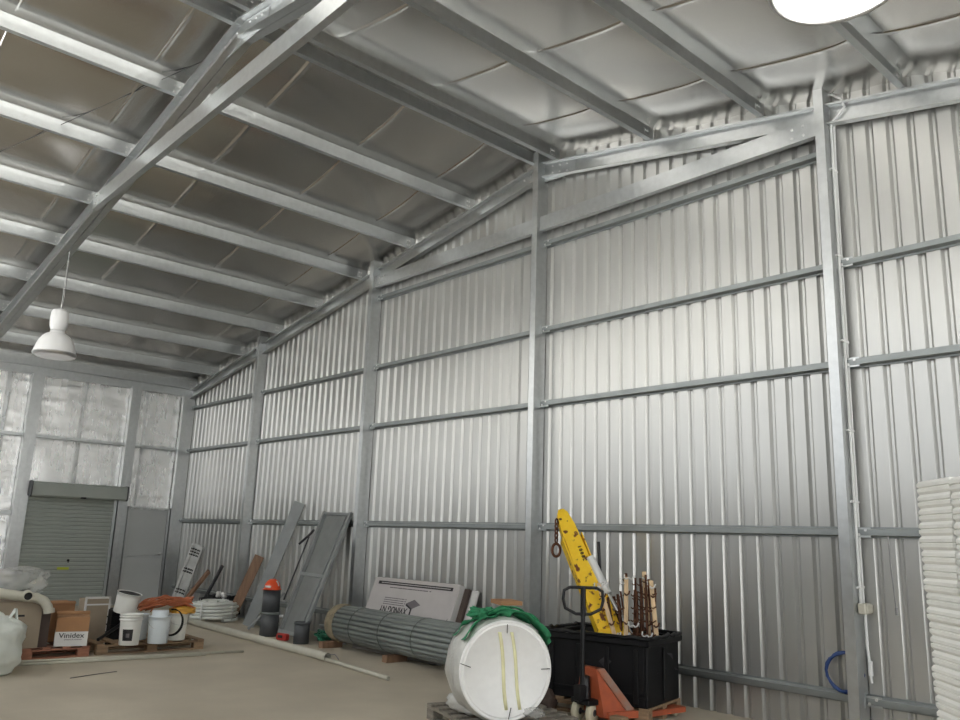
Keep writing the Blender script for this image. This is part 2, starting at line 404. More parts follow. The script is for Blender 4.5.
# purlins
for k,x in enumerate(PX[:15]):
    z=raf(x)+RD
    for (y0,y1,where) in ((YI+.045,YW-.01,''),(YO,YI+.04,'')):
        if y0<0 and not (1<=k<=8): 
            if k>8: pass
        s_=1
        o=V((x,(y0+y1)/2,z)); mb=MB()
        mb.ext(zprof(.065,PD-.002),(x,y0,z),(x,y1,z),(1,0,0),(0,0,1))
        p=mb.build('roof_purlin',GALVD,None,o)
        if k==0: w='eave roof purlin touching the foil wall'
        elif k<8: w=f'galvanised roof purlin, {ORD[k-1]} from the foil wall'
        elif k==8: w='left of the twin roof-peak purlins'
        elif k==9: w='right of the twin roof-peak purlins'
        else: w=f'galvanised roof purlin, {ORD[k-10]} right of the roof peak'
        tag(p,w+(', gable wall side of rafter' if y0>0 else ', open side of rafter'),'purlin','galvanised roof purlins')
        if y0>0:
            c=MB(); c.box((.004,y1-o.y-.10,.10),(.012,.012,.15)); c.box((.008,y1-o.y-.14,.09),(.006,.09,.13)); cl=c.build('cleat',GALV,p)
            bolts(cl,[(.011,y1-o.y-.16,.06),(.011,y1-o.y-.16,.13),(.011,y1-o.y-.12,.06),(.011,y1-o.y-.12,.13)],(1,0,0),.013)
            bolts(p,[(.001,y0-o.y+.08,.06),(.001,y0-o.y+.08,.13),(.001,y0-o.y+.14,.06),(.001,y0-o.y+.14,.13)],(1,0,0),.013)
        else:
            bolts(p,[(.001,y1-o.y-.08-e,h) for e in(0,.06) for h in (.06,.13)],(1,0,0),.013)
# thin bracing strap under the foil
mb=MB(); A=V((-8.13,3.12,raf(-8.13)+RD+PD-.06)); B=V((-11.9,1.5,raf(-11.9)+RD+PD-.06))
mb.ribbon([A.lerp(B,k/8) for k in range(9)],(1,0,0),.025); tag(mb.build('bracing_strap',DKSTEEL,None,A),'thin dark diagonal bracing strap under the foil at upper left','strap')
# far wall steel
for (y0,y1,lab) in ((4.20,4.44,'steel column on the foil wall at the left side of the roller door'),(6.19,6.41,'steel column on the foil wall between roller door and grey door')):
    t=thing('steel_column','wide galvanised '+lab,'column',(XL,(y0+y1)/2,0)); w=(y1-y0)
    MB().ext([(0,0),(0,w),(.018,w),(.018,w-.006),(.006,w-.006),(.006,.006),(.018,.006),(.018,0)],(.0,-w/2,.012),(.0,-w/2,4.62),(-1,0,0),(0,1,0))
    mb=MB(); mb.box((.08,-.002,2.32),(.16,w*.46*2,4.6)); mb.box((.162,0,2.32),(.004,.012,4.6))
    mb.build('channel',GALV,t); MB().box((.08,0,.006),(.22,w+.06,.012)).build('base_plate',GALV,t)
for z,y0,y1,lab in ((3.342,4.44,6.19,'middle girt of the foil wall above the roller door'),(3.342,1.6,4.2,'middle girt of the foil wall at the left edge of the photo'),(3.342,6.41,7.45,'middle girt of the foil wall above the grey door'),(1.80,1.6,4.2,'lower girt of the foil wall left of the roller door')):
    mb=MB(); mb.ext([(a*.9,d*.9) for a,d in hat],(XL+.03,y0,z),(XL+.03,y1,z),(0,0,1),(1,0,0))
    tag(mb.build('wall_girt',GALVD,None,(XL,(y0+y1)/2,z)),lab,'girt','girts on the foil wall')
mb=MB(); mb.ext(cprof(.07,.19),(XL+.03,YO,4.58),(XL+.03,YW-.05,4.58),(1,0,0),(0,0,1))
tag(mb.build('eave_beam',GALV,None,(XL,0,4.58)),'galvanised eave beam along the top of the foil wall','beam')
# roller door
d1=thing('door_1',None,None,(XL,5.29,0)); d1['kind']='structure'; d1['label']='grey-green roller door with ribbed curtain and drum cover'
mb=MB(); z=0.;pr=[]
while z<2.2: pr+=[(.10,z),(.10,z+.045),(.085,z+.055),(.085,z+.07)]; z+=.08
mb.add([(a,sy*.84,b) for a,b in pr for sy in(-1,1)],[(2*i,2*i+1,2*i+3,2*i+2) for i in range(len(pr)-1)]); mb.add([(.06,-.84,0),(.06,.84,0),(.06,.84,2.2),(.06,-.84,2.2)],[(0,1,2,3)])
mb.build('curtain',ROLLER,d1)
mb=MB(); hp=[(.05,2.15),(.33,2.14),(.36,2.17),(.36,2.40),(.33,2.43),(.05,2.43)]
mb.ext(hp,(0,-.83,0),(0,1.0,0),(1,0,0),(0,0,1)); mb.build('drum_cover',ROLLER,d1)
mb=MB(); 
for y in(-.845,1.015): mb.ext([(a+.0,b) for a,b in [(.04,2.16),(.34,2.13),(.375,2.18),(.375,2.42),(.3,2.445),(.04,2.44)]],(0,y-.012,0),(0,y+.012,0),(1,0,0),(0,0,1))
mb.build('end_bracket',DKSTEEL,d1)
for y in(-.86,.86): MB().box((.10,y,1.09),(.08,.055,2.18)).build('guide_rail',GALVD,d1)
MB().box((.115,.0,.74),(.01,.22,.05)).build('yellow_sticker',YELT,d1)['label']='yellow sticker'
mb=MB(); mb.lathe([(.022,0),(.022,.03),(0,.03)],12,axes((.10,.08,.90),(0,1,0),(0,0,1),(1,0,0))); mb.box((.125,.08,.885),(.012,.02,.06)); mb.build('lock',BLACK,d1)
MB().box((.34,.14,2.15),(.05,.1,.03)).build('latch',BLACK,d1)
# access door
d2=thing('door_2',None,None,(XL,6.9,0)); d2['kind']='structure'; d2['label']='plain grey personnel door with a lever handle'
MB().box((.06,-.005,1.0),(.045,.82,1.98),bev=.004).build('leaf',DOORG,d2)
MB().box((.086,-.005,1.0),(.01,.82,.03)).build('mid_rail',GALVD,d2)
mb=MB()
for y in(-.435,.43): mb.box((.06,y,1.02),(.07,.04,2.04))
mb.box((.06,0,2.02),(.07,.9,.04)); mb.build('door_frame',GALV,d2)
mb=MB(); mb.lathe([(.028,0),(.028,.012),(0,.012)],14,axes((.086,.33,1.05),(0,1,0),(0,0,1),(1,0,0))); mb.tube([(.09,.33,1.05),(.135,.33,1.05),(.14,.32,1.05),(.14,.22,1.045)],.010,8); mb.build('lever_handle',CHROME,d2)
mb=MB(); mb.box((XL+.08,7.40,2.3),(.12,.07,4.55)); tag(mb.build('trim_1',GALV,None,(XL+.08,7.40,0)),kind='structure')

# ---------------------------------------------------------------- lamps
def lamp(x,y,zr,ztop,label,cover):
    t=thing('high_bay_lamp',label,'lamp',(x,y,zr))
    MB().lathe([(0,.70),(.05,.70),(.10,.685),(.118,.65),(.122,.58),(.122,.50),(.115,.44),(.098,.40),(.09,.385)],28).build('ballast_housing',WHITE,t)
    MB().lathe([(.075,.385),(.098,.375),(.10,.345),(.145,.325),(.19,.285),(.228,.225),(.255,.155),(.272,.09),(.28,.045)],40).build('bell_shade',WHITE,t)
    MB().lathe([(.28,.055),(.292,.05),(.292,.04),(.285,.035),(.282,.012),(.27,.0),(.262,.004),(.262,.03)],40).build('rim',CHROME,t)
    MB().lathe([(0,-.035),(.08,-.032),(.16,-.02),(.23,-.002),(.262,.012),(.262,.02),(0,.02)],40).build('diffuser',cover,t)
    mb=MB(); mb.tube([(0,0,.70),(.0,0,.74),(.015,0,.77),(0,0,.80),(-.015,0,.77),(0,0,.74)],.005,6); mb.tube([(0,0,.80),(0,0,ztop-zr)],.004,6); mb.build('suspension_wire',CHROME,t)
    mb=MB(); H=ztop-zr; mb.tube([(.03,0,.69),(.05,.01,.85),(.06,.0,.5*(H+.9)),(.05,0,H-.25),(.02,0,H)],.006,6); mb.build('power_cable',CABLE,t)
lamp(-12.62,YI+.03,3.95,raf(-12.62),'white bell lamp hanging at left in front of the foil wall',GLASS)
lamp(-1.29,YI+.03,3.96,raf(-1.31),'large white lamp cut off by the top edge of the photo',GLOW)

# ---------------------------------------------------------------- conduits on the right column
X4=-3.378+.095
t=thing('conduit_run','pair of white conduits clipped down the right-hand column','conduit',(X4,7.6,0))
MB().tube([(.02,-.04,5.75),(.02,-.04,1.16)],.0125,10).build('conduit',PVC,t)
MB().tube([(.02,.04,5.95),(.02,.04,5.9),(.02,.02,5.6),(.02,.01,5.4),(.02,.01,1.16)],.0125,10).build('conduit',PVC,t)
MB().tube([(.035,.0,1.10),(.035,.0,.80),(.045,.0,.66)],.0125,10).build('conduit',PVC,t)
mb=MB(); mb.tube([(.05,.0,.68),(.05,.0,.56)],.02,10); mb.tube([(.05,.0,.56),(.055,0,.50)],.011,8); mb.build('cable_gland',PVC,t)
for z in(5.3,4.4,3.55,2.7,2.05,1.3):
    MB().box((.012,-.015,z),(.03,.13,.02),bev=.003).build('saddle_clip',PVC,t)
mb=MB(); mb.box((.04,-.01,1.12),(.07,.15,.09),bev=.01); mb.box((.08,-.01,1.12),(.012,.12,.07),bev=.004); mb.build('junction_box',CREAM,t)
mb=MB(); mb.tube([(.02,-.04,5.75),(.03,-.03,5.82),(.10,-.04,5.86),(.17,-.05,5.92),(.13,-.04,6.03),(.03,0,6.13),(-.02,.01,6.14)],.012,8); mb.build('flexible_conduit',PVC,t)
mb=MB(); pts=[(-2.99,7.555,1.76),(-2.985,7.555,1.5),(-2.97,7.56,1.2),(-2.965,7.56,1.12)]; mb.tube(pts,.006,6); mb.tube([(-2.965,7.56,1.15),(-2.963,7.56,1.09)],.013,8)
tag(mb.build('hanging_cord',CABLE,None,(-2.99,7.56,1.4)),'thin grey cord hanging from the eye-height girt right of the conduits','cord')
mb=MB(); pts=[]
for k in range(80):
    a=2*PI*k/20; r=.165+.006*math.sin(k*1.3); pts.append((-3.46+r*math.cos(a),7.60+.012*math.sin(k*.31)-.0008*k*.2,.56+r*math.sin(a)*.98+.004*math.cos(k)))
mb.tube(pts,.011,7); tag(mb.build('hose_coil',BLUE,None,(-3.46,7.6,.56)),'blue hose coil hooked behind the right-hand column above the bottom girt','hose')

# ---------------------------------------------------------------- pallets
def pallet(loc,rz,w,d,wm,label):
    t=thing('wooden_pallet',label,'pallet',loc,rz)
    nb=7; bw=.095
    for k in range(nb): MB().box((-w/2+bw/2+(w-bw)*k/(nb-1),0,.122),(bw,d,.02),bev=.003).build('deck_board',wm,t)
    for j in(-1,0,1):
        MB().box((0,j*(d/2-.05),.102),(w,.1,.02),bev=.003).build('cross_board',wm,t)
        for i in(-1,0,1): MB().box((i*(w/2-.07),j*(d/2-.05),.056),(.14,.1,.072),bev=.004).build('block',wm,t)
        MB().box((0,j*(d/2-.05),.01),(w,.1,.02),bev=.003).build('bottom_board',wm,t)
    return t
PT=.132
pallet((-11.75,2.98,0),PI/2,1.45,1.0,WOODR,'reddish wooden pallet at left under the cardboard boxes')
pallet((-11.78,4.52,0),PI/2-.03,1.4,1.0,WOOD,'brown wooden pallet under the white buckets')
# ---------------------------------------------------------------- boxes
def rotz(a): return Matrix.Rotation(a,4,'Z')
t=thing('cardboard_box','open carton with orange-brown top half and white lower half with black lettering','box',(-11.44,3.52,PT),-.27)
mb=MB(); mb.use(KRAFT); h=.345
mb.box((0,0,h*.75+.0),(.34,.37,h*.5)); mb.use(CARDW); mb.box((0,0,h*.25),(.342,.372,h*.5)); mb.build('carton_body',None,t)
mb=MB(); mb.add([(.19,-.195,h),(.19,.195,h),(.25,.2,h-.012),(.25,-.2,h-.012)],[(0,1,2,3)]) if 0 else mb.ribbon([(-.19,0,h),(-.21,0,h+.02),(-.23,0,h+.04)],(0,1,0),.39,.004)
mb.build('flap',KRAFT,t)
F=lambda y,z: axes((.1725,y,z),(0,1,0),(0,0,1),(1,0,0))
text_mesh('lettering','Vinidex',.082,INK,t,F(.0,.125),bold=.0008,sx=1.15)
text_mesh('small_lettering','systems & solutions',.026,INKG,t,F(.02,.08),bold=.0003,sx=.95)
t=thing('cardboard_box','tall dull brown carton with a dark hand slot under the pipe bends','box',(-11.55,2.86,PT),-.03)
mb=MB(); mb.use(KRAFTG).box((0,0,.27),(.5,.5,.54)); mb.use(KRAFTD).box((.0,.252,.27),(.49,.006,.53)); mb.build('carton_body',None,t)
MB().box((.252,.02,.38),(.006,.085,.022)).build('hand_slot',DARK,t)
MB().box((.0,.32,.25),(.38,.1,.5)).build('dark_carton_side',KRAFTD,t)['label']='dark brown side of the carton'  # slab standing for the carton's dark brown side
t=thing('cardboard_box','small orange-brown carton behind the half-white carton','box',(-11.98,3.38,PT),.02)
MB().box((0,0,.24),(.36,.50,.48)).build('carton_body',KRAFT,t); MB().ribbon([(.18,0,.48),(.2,0,.5),(.24,0,.47)],(0,1,0),.48,.004).build('flap',KRAFT,t)
# crate with white edges
t=thing('framed_crate','greyish crate with white edge frame behind the pallet gap','crate',(-12.15,3.98,.0),.0)
mb=MB(); mb.use(KRAFTG); mb.box((0,0,.32),(.3,.3,.62)); mb.use(CARDW)
for y in(-.155,.155): mb.box((.15,y,.33),(.02,.025,.66))
mb.box((.15,0,.65),(.02,.33,.025)); mb.box((.15,0,.56),(.012,.30,.02)); mb.build('crate_body',None,t)
# pipe bends on the carton
def arc(c,u,w,r,a0,a1,n=8): 
    c,u,w=V(c),V(u).normalized(),V(w).normalized()
    return [c+(u*math.cos(a0+(a1-a0)*k/n)+w*math.sin(a0+(a1-a0)*k/n))*r for k in range(n+1)]
zt=PT+.54
t=thing('pipe_bend','long grey-white pipe bend with an open socket lying on the tall carton','pipe fitting',(-11.32,2.95,zt))
path=[(.0,-.55,.14),(.04,-.3,.10),(.06,-.04,.06),(.07,.06,.05),(.09,.14,.01),(.11,.185,-.06),(.12,.20,-.11)]
mb=MB(); mb.tube(path,.058,16,caps=False); mb.tube(path,.048,16,caps=False); mb.build('pipe_body',CREAM,t)
mb=MB(); mb.tube([(.118,.197,-.08),(.122,.205,-.13)],.066,16); mb.build('socket',CREAM,t)
mb=MB(); mb.pipe((.04,-.05,.09),(.16,-.06,.075),.055,.046,18); mb.build('branch',CREAM,t)
mb=MB(); mb.lathe([(0,0),(.046,0)],16,axes((.14,-.058,.077),(0,1,0),(0,0,1),(1,0,0))); mb.build('branch_shade',DARK,t)  # black disc painted as the shade inside the hollow branch
t=thing('plastic_wrap_bundle','crumpled clear plastic wrap full of grey fittings on top of the pipe bend','plastic wrap',(-11.55,2.86,zt+.1))
MB().blob((0,-.04,.13),(.26,.36,.17),3,.22,1.8,.85,44,26).build('plastic_wrap',WRAP,t)
for k,(y,z,a) in enumerate([(-.18,.12,.3),(-.02,.16,1.2),(.12,.08,2.2),(.2,.05,.9),(-.1,.05,2.)]):
    mb=MB(); c=V((.02,y,z)); mb.tube(arc(c,(math.cos(a)*.2,math.cos(a),math.sin(a)),(.3,-math.sin(a),math.cos(a)),.07,0,1.8),.035,12); mb.build('pipe_fitting',[CREAM,DKPIPE,GREYPVC][k%3],t)
# bulk bag
t=thing('bulk_bag','crumpled white woven bulk bag on the floor at the left edge','bag',(-10.6,2.2,0))
MB().blob((0,0,.29),(.48,.50,.35),11,.20,1.5,.6,72,44,flat=.003).build('bag_body',BAG,t)
mb=MB(); mb.ribbon([(.15,.3,.5),(.19,.36,.62),(.22,.38,.68),(.22,.40,.58),(.24,.44,.4)],(1,.3,0),.06,.004); mb.build('lifting_loop',BAG,t)

# ---------------------------------------------------------------- buckets
def bucket(loc,label,m_,tilt=None,r=.135,h=.36,dark=False,rings=True,bail=None):
    t=thing('plastic_bucket',label,'bucket',loc)
    if tilt: t.rotation_euler=tilt
    pr=[(0,.0),(r*.86,.0),(r*.88,.008)]
    for q in (.78,.80): pr.append((r*(.88+.12*q),h*q-.004))
    if rings: pr+=[(r*1.07,h*.80),(r*1.07,h*.83),(r*.985,h*.835),(r*.99,h*.9),(r*1.07,h*.905),(r*1.07,h*.925),(r,h*.93)]
    pr+=[(r,h*.97),(r*1.05,h*.975),(r*1.05,h),(r*.97,h),(r*.96,h*.95),(r*.83,.02),(0,.02)]
    MB().lathe(pr,32).build('bucket_body',m_,t)
    if bail is not None:
        mb=MB(); pts=[]
        for k in range(17):
            a=-PI/2+PI*k/16; p=V((math.cos(a)*r*1.12*math.cos(bail),math.sin(a)*r*1.09,h*.8-math.cos(a)*r*1.1*math.sin(bail)*1.0)); pts.append(p)
        mb.tube(pts,.0035,6); mb.build('wire_handle',CHROME,t)
    return t
t=bucket((-11.12,4.13,PT),'cream-white ribbed bucket with a black label, leftmost on the pallet',BUCK,r=.135,h=.38)
mb=MB(); R_=.128
an=[-1.0+.9*k/6 for k in range(7)]
mb.add([((R_+.004+.014*(z-.07)/.14)*math.cos(a),(R_+.004+.014*(z-.07)/.14)*math.sin(a),z) for a in an for z in(.06,.20)],[(2*k,2*k+2,2*k+3,2*k+1) for k in range(6)],True); mb.build('black_label',INK,t)['label']='black printed label'
mb=MB(); an=[-.68+.3*k/3 for k in range(4)]
mb.add([((R_+.008+.014*(z-.07)/.14)*math.cos(a),(R_+.008+.014*(z-.07)/.14)*math.sin(a),z) for a in an for z in(.10,.15)],[(2*k,2*k+2,2*k+3,2*k+1) for k in range(3)],True); mb.build('label_picture',INKG,t)
t=bucket((-11.12,4.50,PT),'bluish-white bucket with wire handle and a white roll inside, middle of the front row',BUCKB,r=.14,h=.34,rings=False,bail=.75)
MB().lathe([(.0,.41),(.102,.41),(.105,.40),(.105,.03)],28).build('inner_tub',BUCKB,t)
t=bucket((-11.35,4.84,PT),'white bucket at right, under the orange cables and amber plastic',BUCK,r=.13,h=.35,rings=False,bail=.6)
t=bucket((-11.5,4.16,PT+.36),'tilted empty white bucket with a dark mouth, raised behind the others',BUCK,tilt=(-.14,.16,0),r=.155,h=.26,rings=False)
MB().lathe([(0,.255),(.145,.255)],28).build('mouth_shade',DARK,t)  # black disc puts the shade inside the empty bucket into colour
bucket((-11.6,4.40,PT),'half-hidden bucket standing behind the black-labelled bucket',BUCKB,r=.14,h=.33,rings=False)
bucket((-11.62,4.80,PT),'half-hidden white bucket behind, under the orange cable heap',BUCK,r=.14,h=.33,rings=False)
# cable heap
mb=MB(); 
for k in range(26):
    rr=random.Random(k); pts=[]; y0=4.30+rr.uniform(-.05,.15); y1=4.98+rr.uniform(-.12,.06); x=-11.42+rr.uniform(-.16,.13); zb=PT+.40+rr.uniform(0,.08)
    for j in range(12):
        s_=j/11; pts.append((x+.05*math.sin(3*s_+k)+.03*math.sin(9*s_+k),y0+(y1-y0)*s_,zb-.02+.12*math.sin(PI*s_)**.6*(.5+.5*s_)+.012*math.sin(11*s_+2*k)))
    mb.tube(pts,.010,6)
for k in range(6):
    c=V((-11.4,4.84,PT+.47+.012*k)); mb.tube([c+V((.13*math.cos(a)*(1+.05*math.sin(k)),.15*math.sin(a)+.01*k,.02*math.sin(2*a+k))) for a in [2*PI*q/20 for q in range(20)]],.010,6,closed=True)
tag(mb.build('cable_heap',ORCAB,None,(-11.4,4.7,PT+.36)),'heap of orange cables lying across the buckets','cable')
mb=MB(); mb.blob((-11.34,4.88,PT+.385),(.13,.15,.045),5,.5,3,.8,28,16); tag(mb.build('amber_plastic_tray',AMBER,None,(-11.34,4.88,PT+.35)),'crumpled amber plastic piece on the right bucket under the cables','plastic')
mb=MB(); 
for k in range(3):
    mb.tube([(-11.10+.006*k,4.665+.145*math.cos(a)-.01*k,PT+.25+.165*math.sin(a)+.006*k) for a in [-PI*.55+PI*1.1*q/18 for q in range(19)]],.008,6)
tag(mb.build('hose_loop',BLACK,None,(-11.1,4.68,PT)),'black hose loop bowed between the middle and right buckets','hose')
# black bits between pallets
mb=MB(); mb.blob((-12.0,4.05,.36),(.14,.15,.22),8,.5,2.4,.7,30,20,flat=.003); tag(mb.build('black_plastic_bag',BLACK,None,(-12.0,4.05,0)),'dark crumpled plastic bag between carton and buckets','bag') if 0 else None
mb=MB(); mb.tube([(-11.22,3.78,.20),(-11.6,4.22,.36)],.022,8); mb.tube([(-11.66,4.20,.30),(-11.66,4.32,.42)],.045,8)
tag(mb.build('sledgehammer',BLKMET,None,(-11.3,3.9,PT)),'dark handled tool leaning beside the black-labelled bucket','tool')
t=thing('plastic_crate','dark plastic crate behind the black-labelled bucket','crate',(-12.0,4.28,0))
mb=MB(); mb.box((0,0,.25),(.34,.3,.5),bev=.01); 
for z in(.1,.2,.3,.4): mb.box((0,0,z),(.36,.32,.02),bev=.004)
mb.build('crate_body',BLACK,t)
# cream conduit pieces on the floor, front left
for k,(a,b,lab) in enumerate((((-10.88,2.45,.016),(-10.62,4.95,.022),'long cream conduit on the floor in front of the pallets, nearer one'),((-11.13,2.5,.016),(-10.66,5.50,.022),'long cream conduit on the floor before the pallets, farther one beside the pallets'))):
    mb=MB(); mb.pipe(a,b,.016,.012,12); tag(mb.build('conduit_length',CREAM,None,a),lab,'pipe')
mb=MB(); mb.ribbon([(-9.75,3.05,.004),(-9.85,3.3,.005),(-9.95,3.6,.004)],(1,.3,0),.018,.004); tag(mb.build('wood_splinter',DKSTEEL,None,(-9.8,3.3,0)),'thin dark strip lying on the open floor at left','strip')

# ---------------------------------------------------------------- big floor pipe, coil
A=V((-13.9,6.02,.065)); B=V((-9.46,6.06,.065)); A=V((-14.4,6.28,.056)); B.z=.056
t=thing('floor_pipe','long cream pipe lying on the floor with a thinner pipe sticking out','pipe',A)
MB().pipe(V((0,0,0)),B-A,.054,.048,24).build('outer_pipe',CREAM,t)
d=(V((-7.92,5.90,.025))-V((-9.8,6.08,.03)))
MB().pipe(V((-9.9,6.09,.03))-A,V((-7.92,5.90,.025))-A,.025,.020,14).build('inner_pipe',CREAM,t)
mb=MB(); mb.tube([V((-9.5,6.05,.08))-A,V((-9.35,6.1,.10))-A,V((-9.2,6.06,.06))-A],.006,6); mb.build('twine',CABLE,t)
t=thing('pipe_coil','thick coil of white poly pipe lying on the floor by the corner','coil',(-14.66,6.92,0))
mb=MB(); pts=[];nr=[(.40,.028),(.375,.085),(.405,.14),(.38,.195),(.40,.25),(.36,.30)]
for li,(r,z) in enumerate(nr):
    for k in range(24): a=2*PI*k/24; pts.append((r*math.cos(a)+.008*math.sin(a*3+li),r*math.sin(a),z+.055*k/24*(li<5)))
mb.tube(pts,.028,8)
pts=[]
for li,(r,z) in enumerate([(.33,.03),(.31,.10),(.33,.17),(.31,.24),(.29,.31),(.22,.335)]):
    for k in range(20): a=2*PI*k/20; pts.append((r*math.cos(a),r*math.sin(a),z+.06*k/20*(li<4)))
mb.tube(pts,.028,8); mb.build('wound_pipe',COILW,t)
for a in(.3,2.2,4.1,5.3): mb=MB(); mb.ribbon([((.27)*math.cos(a),(.27)*math.sin(a),.02),(.27*math.cos(a),.27*math.sin(a),.37),(.44*math.cos(a),.44*math.sin(a),.34),(.45*math.cos(a),.45*math.sin(a),.02)],(-math.sin(a),math.cos(a),0),.03,.003); mb.build('tie_band',PVC,t)

# ---------------------------------------------------------------- leaning things on the wall
def plank(name,label,cat,p0,p1,w,th,m_,wdir=(1,0,0)):
    p0,p1=V(p0),V(p1); ax=(p1-p0).normalized(); s_=V(wdir); s_=(s_-ax*s_.dot(ax)).normalized(); n=ax.cross(s_)
    mb=MB(); mb.box((0,0,(p1-p0).length/2),(w,th,(p1-p0).length),axes(p0,s_,n,ax),bev=.004)
    return tag(mb.build(name,m_,None,p0),label,cat)
plank('timber_board','reddish-brown timber board leaning on the wall left of the tall grey plank','board',(-14.50,7.15,.02),(-14.30,7.53,1.16),.18,.03,WOODB,(.67,.74,0))
plank('steel_plank','long narrow grey plank leaning steeply against the ribbed wall','plank',(-13.40,6.95,.02),(-12.98,7.52,2.13),.20,.04,GSTEEL,(.67,.74,0))
plank('steel_strip','short grey strip leaning at the foot of the long grey plank','strip',(-13.0,6.75,.02),(-12.7,7.2,.62),.06,.03,GSTEEL)
plank('wooden_pole','dark stick leaning on the wall behind the coil','stick',(-16.1,7.25,.02),(-15.85,7.56,.92),.06,.05,DKSTEEL)
plank('wooden_pole','short brown stake leaning beside the slotted rail','stick',(-16.9,7.2,.02),(-16.45,7.56,.78),.13,.05,WOODB)
mb=MB(); mb.tube([(-12.7,7.2,.5),(-12.55,7.5,1.55)],.014,8); mb.tube([(-12.72,7.42,1.42),(-12.50,7.5,1.60),(-12.42,7.5,1.66)],.022,8)
tag(mb.build('hand_tool',DKSTEEL,None,(-12.7,7.2,.5)),'dark hand tool leaning between grey plank and framed gate','tool')
# slotted aluminium rail
t=thing('slotted_rail','silver aluminium slotted rail leaning in the far corner bay','rail',(-17.35,7.05,0))
p0,p1=V((.08,.22,.02)),V((.38,.44,1.27)); ax=(p1-p0).normalized(); s_=V((.67,.74,0)); s_=(s_-ax*s_.dot(ax)).normalized(); M=axes(p0,s_,ax.cross(s_),ax); Ln=(p1-p0).length
mb=MB(); w=.26
for sx in(-1,1): mb.box((sx*(w/2-.03),0,Ln/2),(.06,.05,Ln),M,bev=.004)
k=0
for z in [.12,.22,.46,.56,.66,.92,1.02,1.3]: mb.box((0,.01,z),(w-.1,.02,.05),M)
mb.box((0,.015,Ln/2),(w-.1,.004,Ln*.98),M); mb.build('rail_body',ALU,t)
mb=MB()
for z in(.30,.36,.74,.80,1.10,1.16,1.22):
    for x in(-.055,0,.055): mb.box((x,-.002,z),(.03,.07,.022),M)
    mb.box((.09,-.027,z),(.02,.006,.03),M);mb.box((-.09,-.027,z),(.02,.006,.03),M)
mb.build('slots',DARK,t)
# framed grey panel
t=thing('steel_gate','grey sheet-metal gate with raised frame and mid rail leaning on the wall','gate',(-12.0,6.9,0))
bl,br,tl,tr=V((-12.05,6.78,.06)),V((-11.17,6.68,.06)),V((-12.19,7.53,1.97)),V((-11.32,7.53,1.95))
O=V((-12.0,6.9,0))
def lerp2(u,v): return (bl.lerp(br,u)).lerp(tl.lerp(tr,u),v)-O
nrm=(br-bl).cross(tl-bl).normalized(); nrm=nrm if nrm.y<0 else -nrm
def bar(a,b,w,h,mb,off=0):
    d=(b-a).normalized(); s_=d.cross(nrm).normalized(); mb.box((0,0,(b-a).length/2),(w,h,(b-a).length),axes(a+nrm*off,s_,nrm,d),bev=.003)
for u in(.045,.955):
    mb=MB(); bar(lerp2(u,0),lerp2(u,1),.07,.05,mb); mb.build('side_rail',GSTEEL,t)
    mb=MB(); bar(lerp2(.5+(u-.5)*.80,.02),lerp2(.5+(u-.5)*.80,.98),.014,.03,mb,.01); mb.build('inner_bead',GSTEEL,t)
for v,nm in((.018,'bottom_rail'),(.47,'mid_rail'),(.982,'top_rail')):
    mb=MB(); bar(lerp2(.04,v),lerp2(.96,v),.05,.045,mb); mb.build(nm,GSTEEL,t)
mb=MB(); vs=[lerp2(u,v)+nrm*k for k in(-.004,-.012) for u,v in((.06,.02),(.94,.02),(.94,.98),(.06,.98))]
mb.add([tuple(p) for p in vs],[(0,1,2,3),(7,6,5,4)]+[(i,(i+1)%4,4+(i+1)%4,4+i) for i in range(4)]); mb.build('sheet',GSTEELP,t)
# scrap timber / pipes low behind coil
for k,(a,b,r,mm,lab) in enumerate((((-13.7,7.25,.20),(-12.2,7.35,.22),.035,ALU,'pale pipe lying low along the wall behind the dark upright pipes'),((-13.6,7.12,.06),(-12.5,7.2,.06),.04,GREYPVC,'dull grey pipe on the floor behind the dark upright pipes'),((-11.35,7.1,.22),(-10.75,7.15,.22),.03,ALU,'short pale pipe sticking out between framed gate and pipe bundle'))):
    mb=MB(); mb.pipe(a,b,r,r*.8,14)
    if a[2]>.1:
        for q in(a,b): mb.box((q[0]*.9+(a[0]+b[0])/2*.1,q[1],(q[2]-r)/2),(.08,.08,q[2]-r))
    tag(mb.build('loose_pipe',mm,None,a),lab,'pipe')
mb=MB(); mb.blob((-15.3,7.3,.17),(.55,.18,.2),4,.5,3,.7,30,16,flat=.003); tag(mb.build('dark_tarpaulin',BLACK,None,(-15.3,7.3,0)),'dark folded tarpaulin heap against the wall behind the coil','tarpaulin')
for x in(-15.1,-14.9):
    mb=MB(); mb.blob((x,7.18,.42),(.05,.05,.05),int(x*10),.5,3,.8,12,8); tag(mb.build('crumpled_cloth',CARDW,None,(x,7.18,.37)),'small white crumpled scrap on the dark heap, '+('left' if x<-15 else 'right')+' of the two','cloth')

# ---------------------------------------------------------------- dark upright pipes and helmet
PXc,PYc=-12.21,6.70
t=thing('upright_pipe','dark grey collared pipe standing upright under the orange helmet','pipe',(PXc,PYc,0))
MB().pipe((0,0,0),(0,0,.36),.142,.132,32).build('lower_pipe',DKPIPE,t)
MB().pipe((0,0,.33),(0,0,.365),.155,.14,32).build('collar',GREYPVC,t)
MB().pipe((0,0,.36),(0,0,.70),.138,.128,32).build('upper_pipe',DKPIPE,t)
MB().lathe([(0,.70),(.138,.70)],32).build('end_cap',DKPIPE,t)
t=thing('safety_helmet','orange safety helmet with reflective tape on top of the dark upright pipe','helmet',(PXc,PYc,.705),.6)
pr=[(.155,0),(.148,.012),(.135,.02),(.131,.045),(.122,.08),(.104,.115),(.078,.14),(.045,.156),(0,.161)]
MB().lathe(pr,28,Matrix.Diagonal((.92,1.12,1,1))).build('shell',HELM,t)
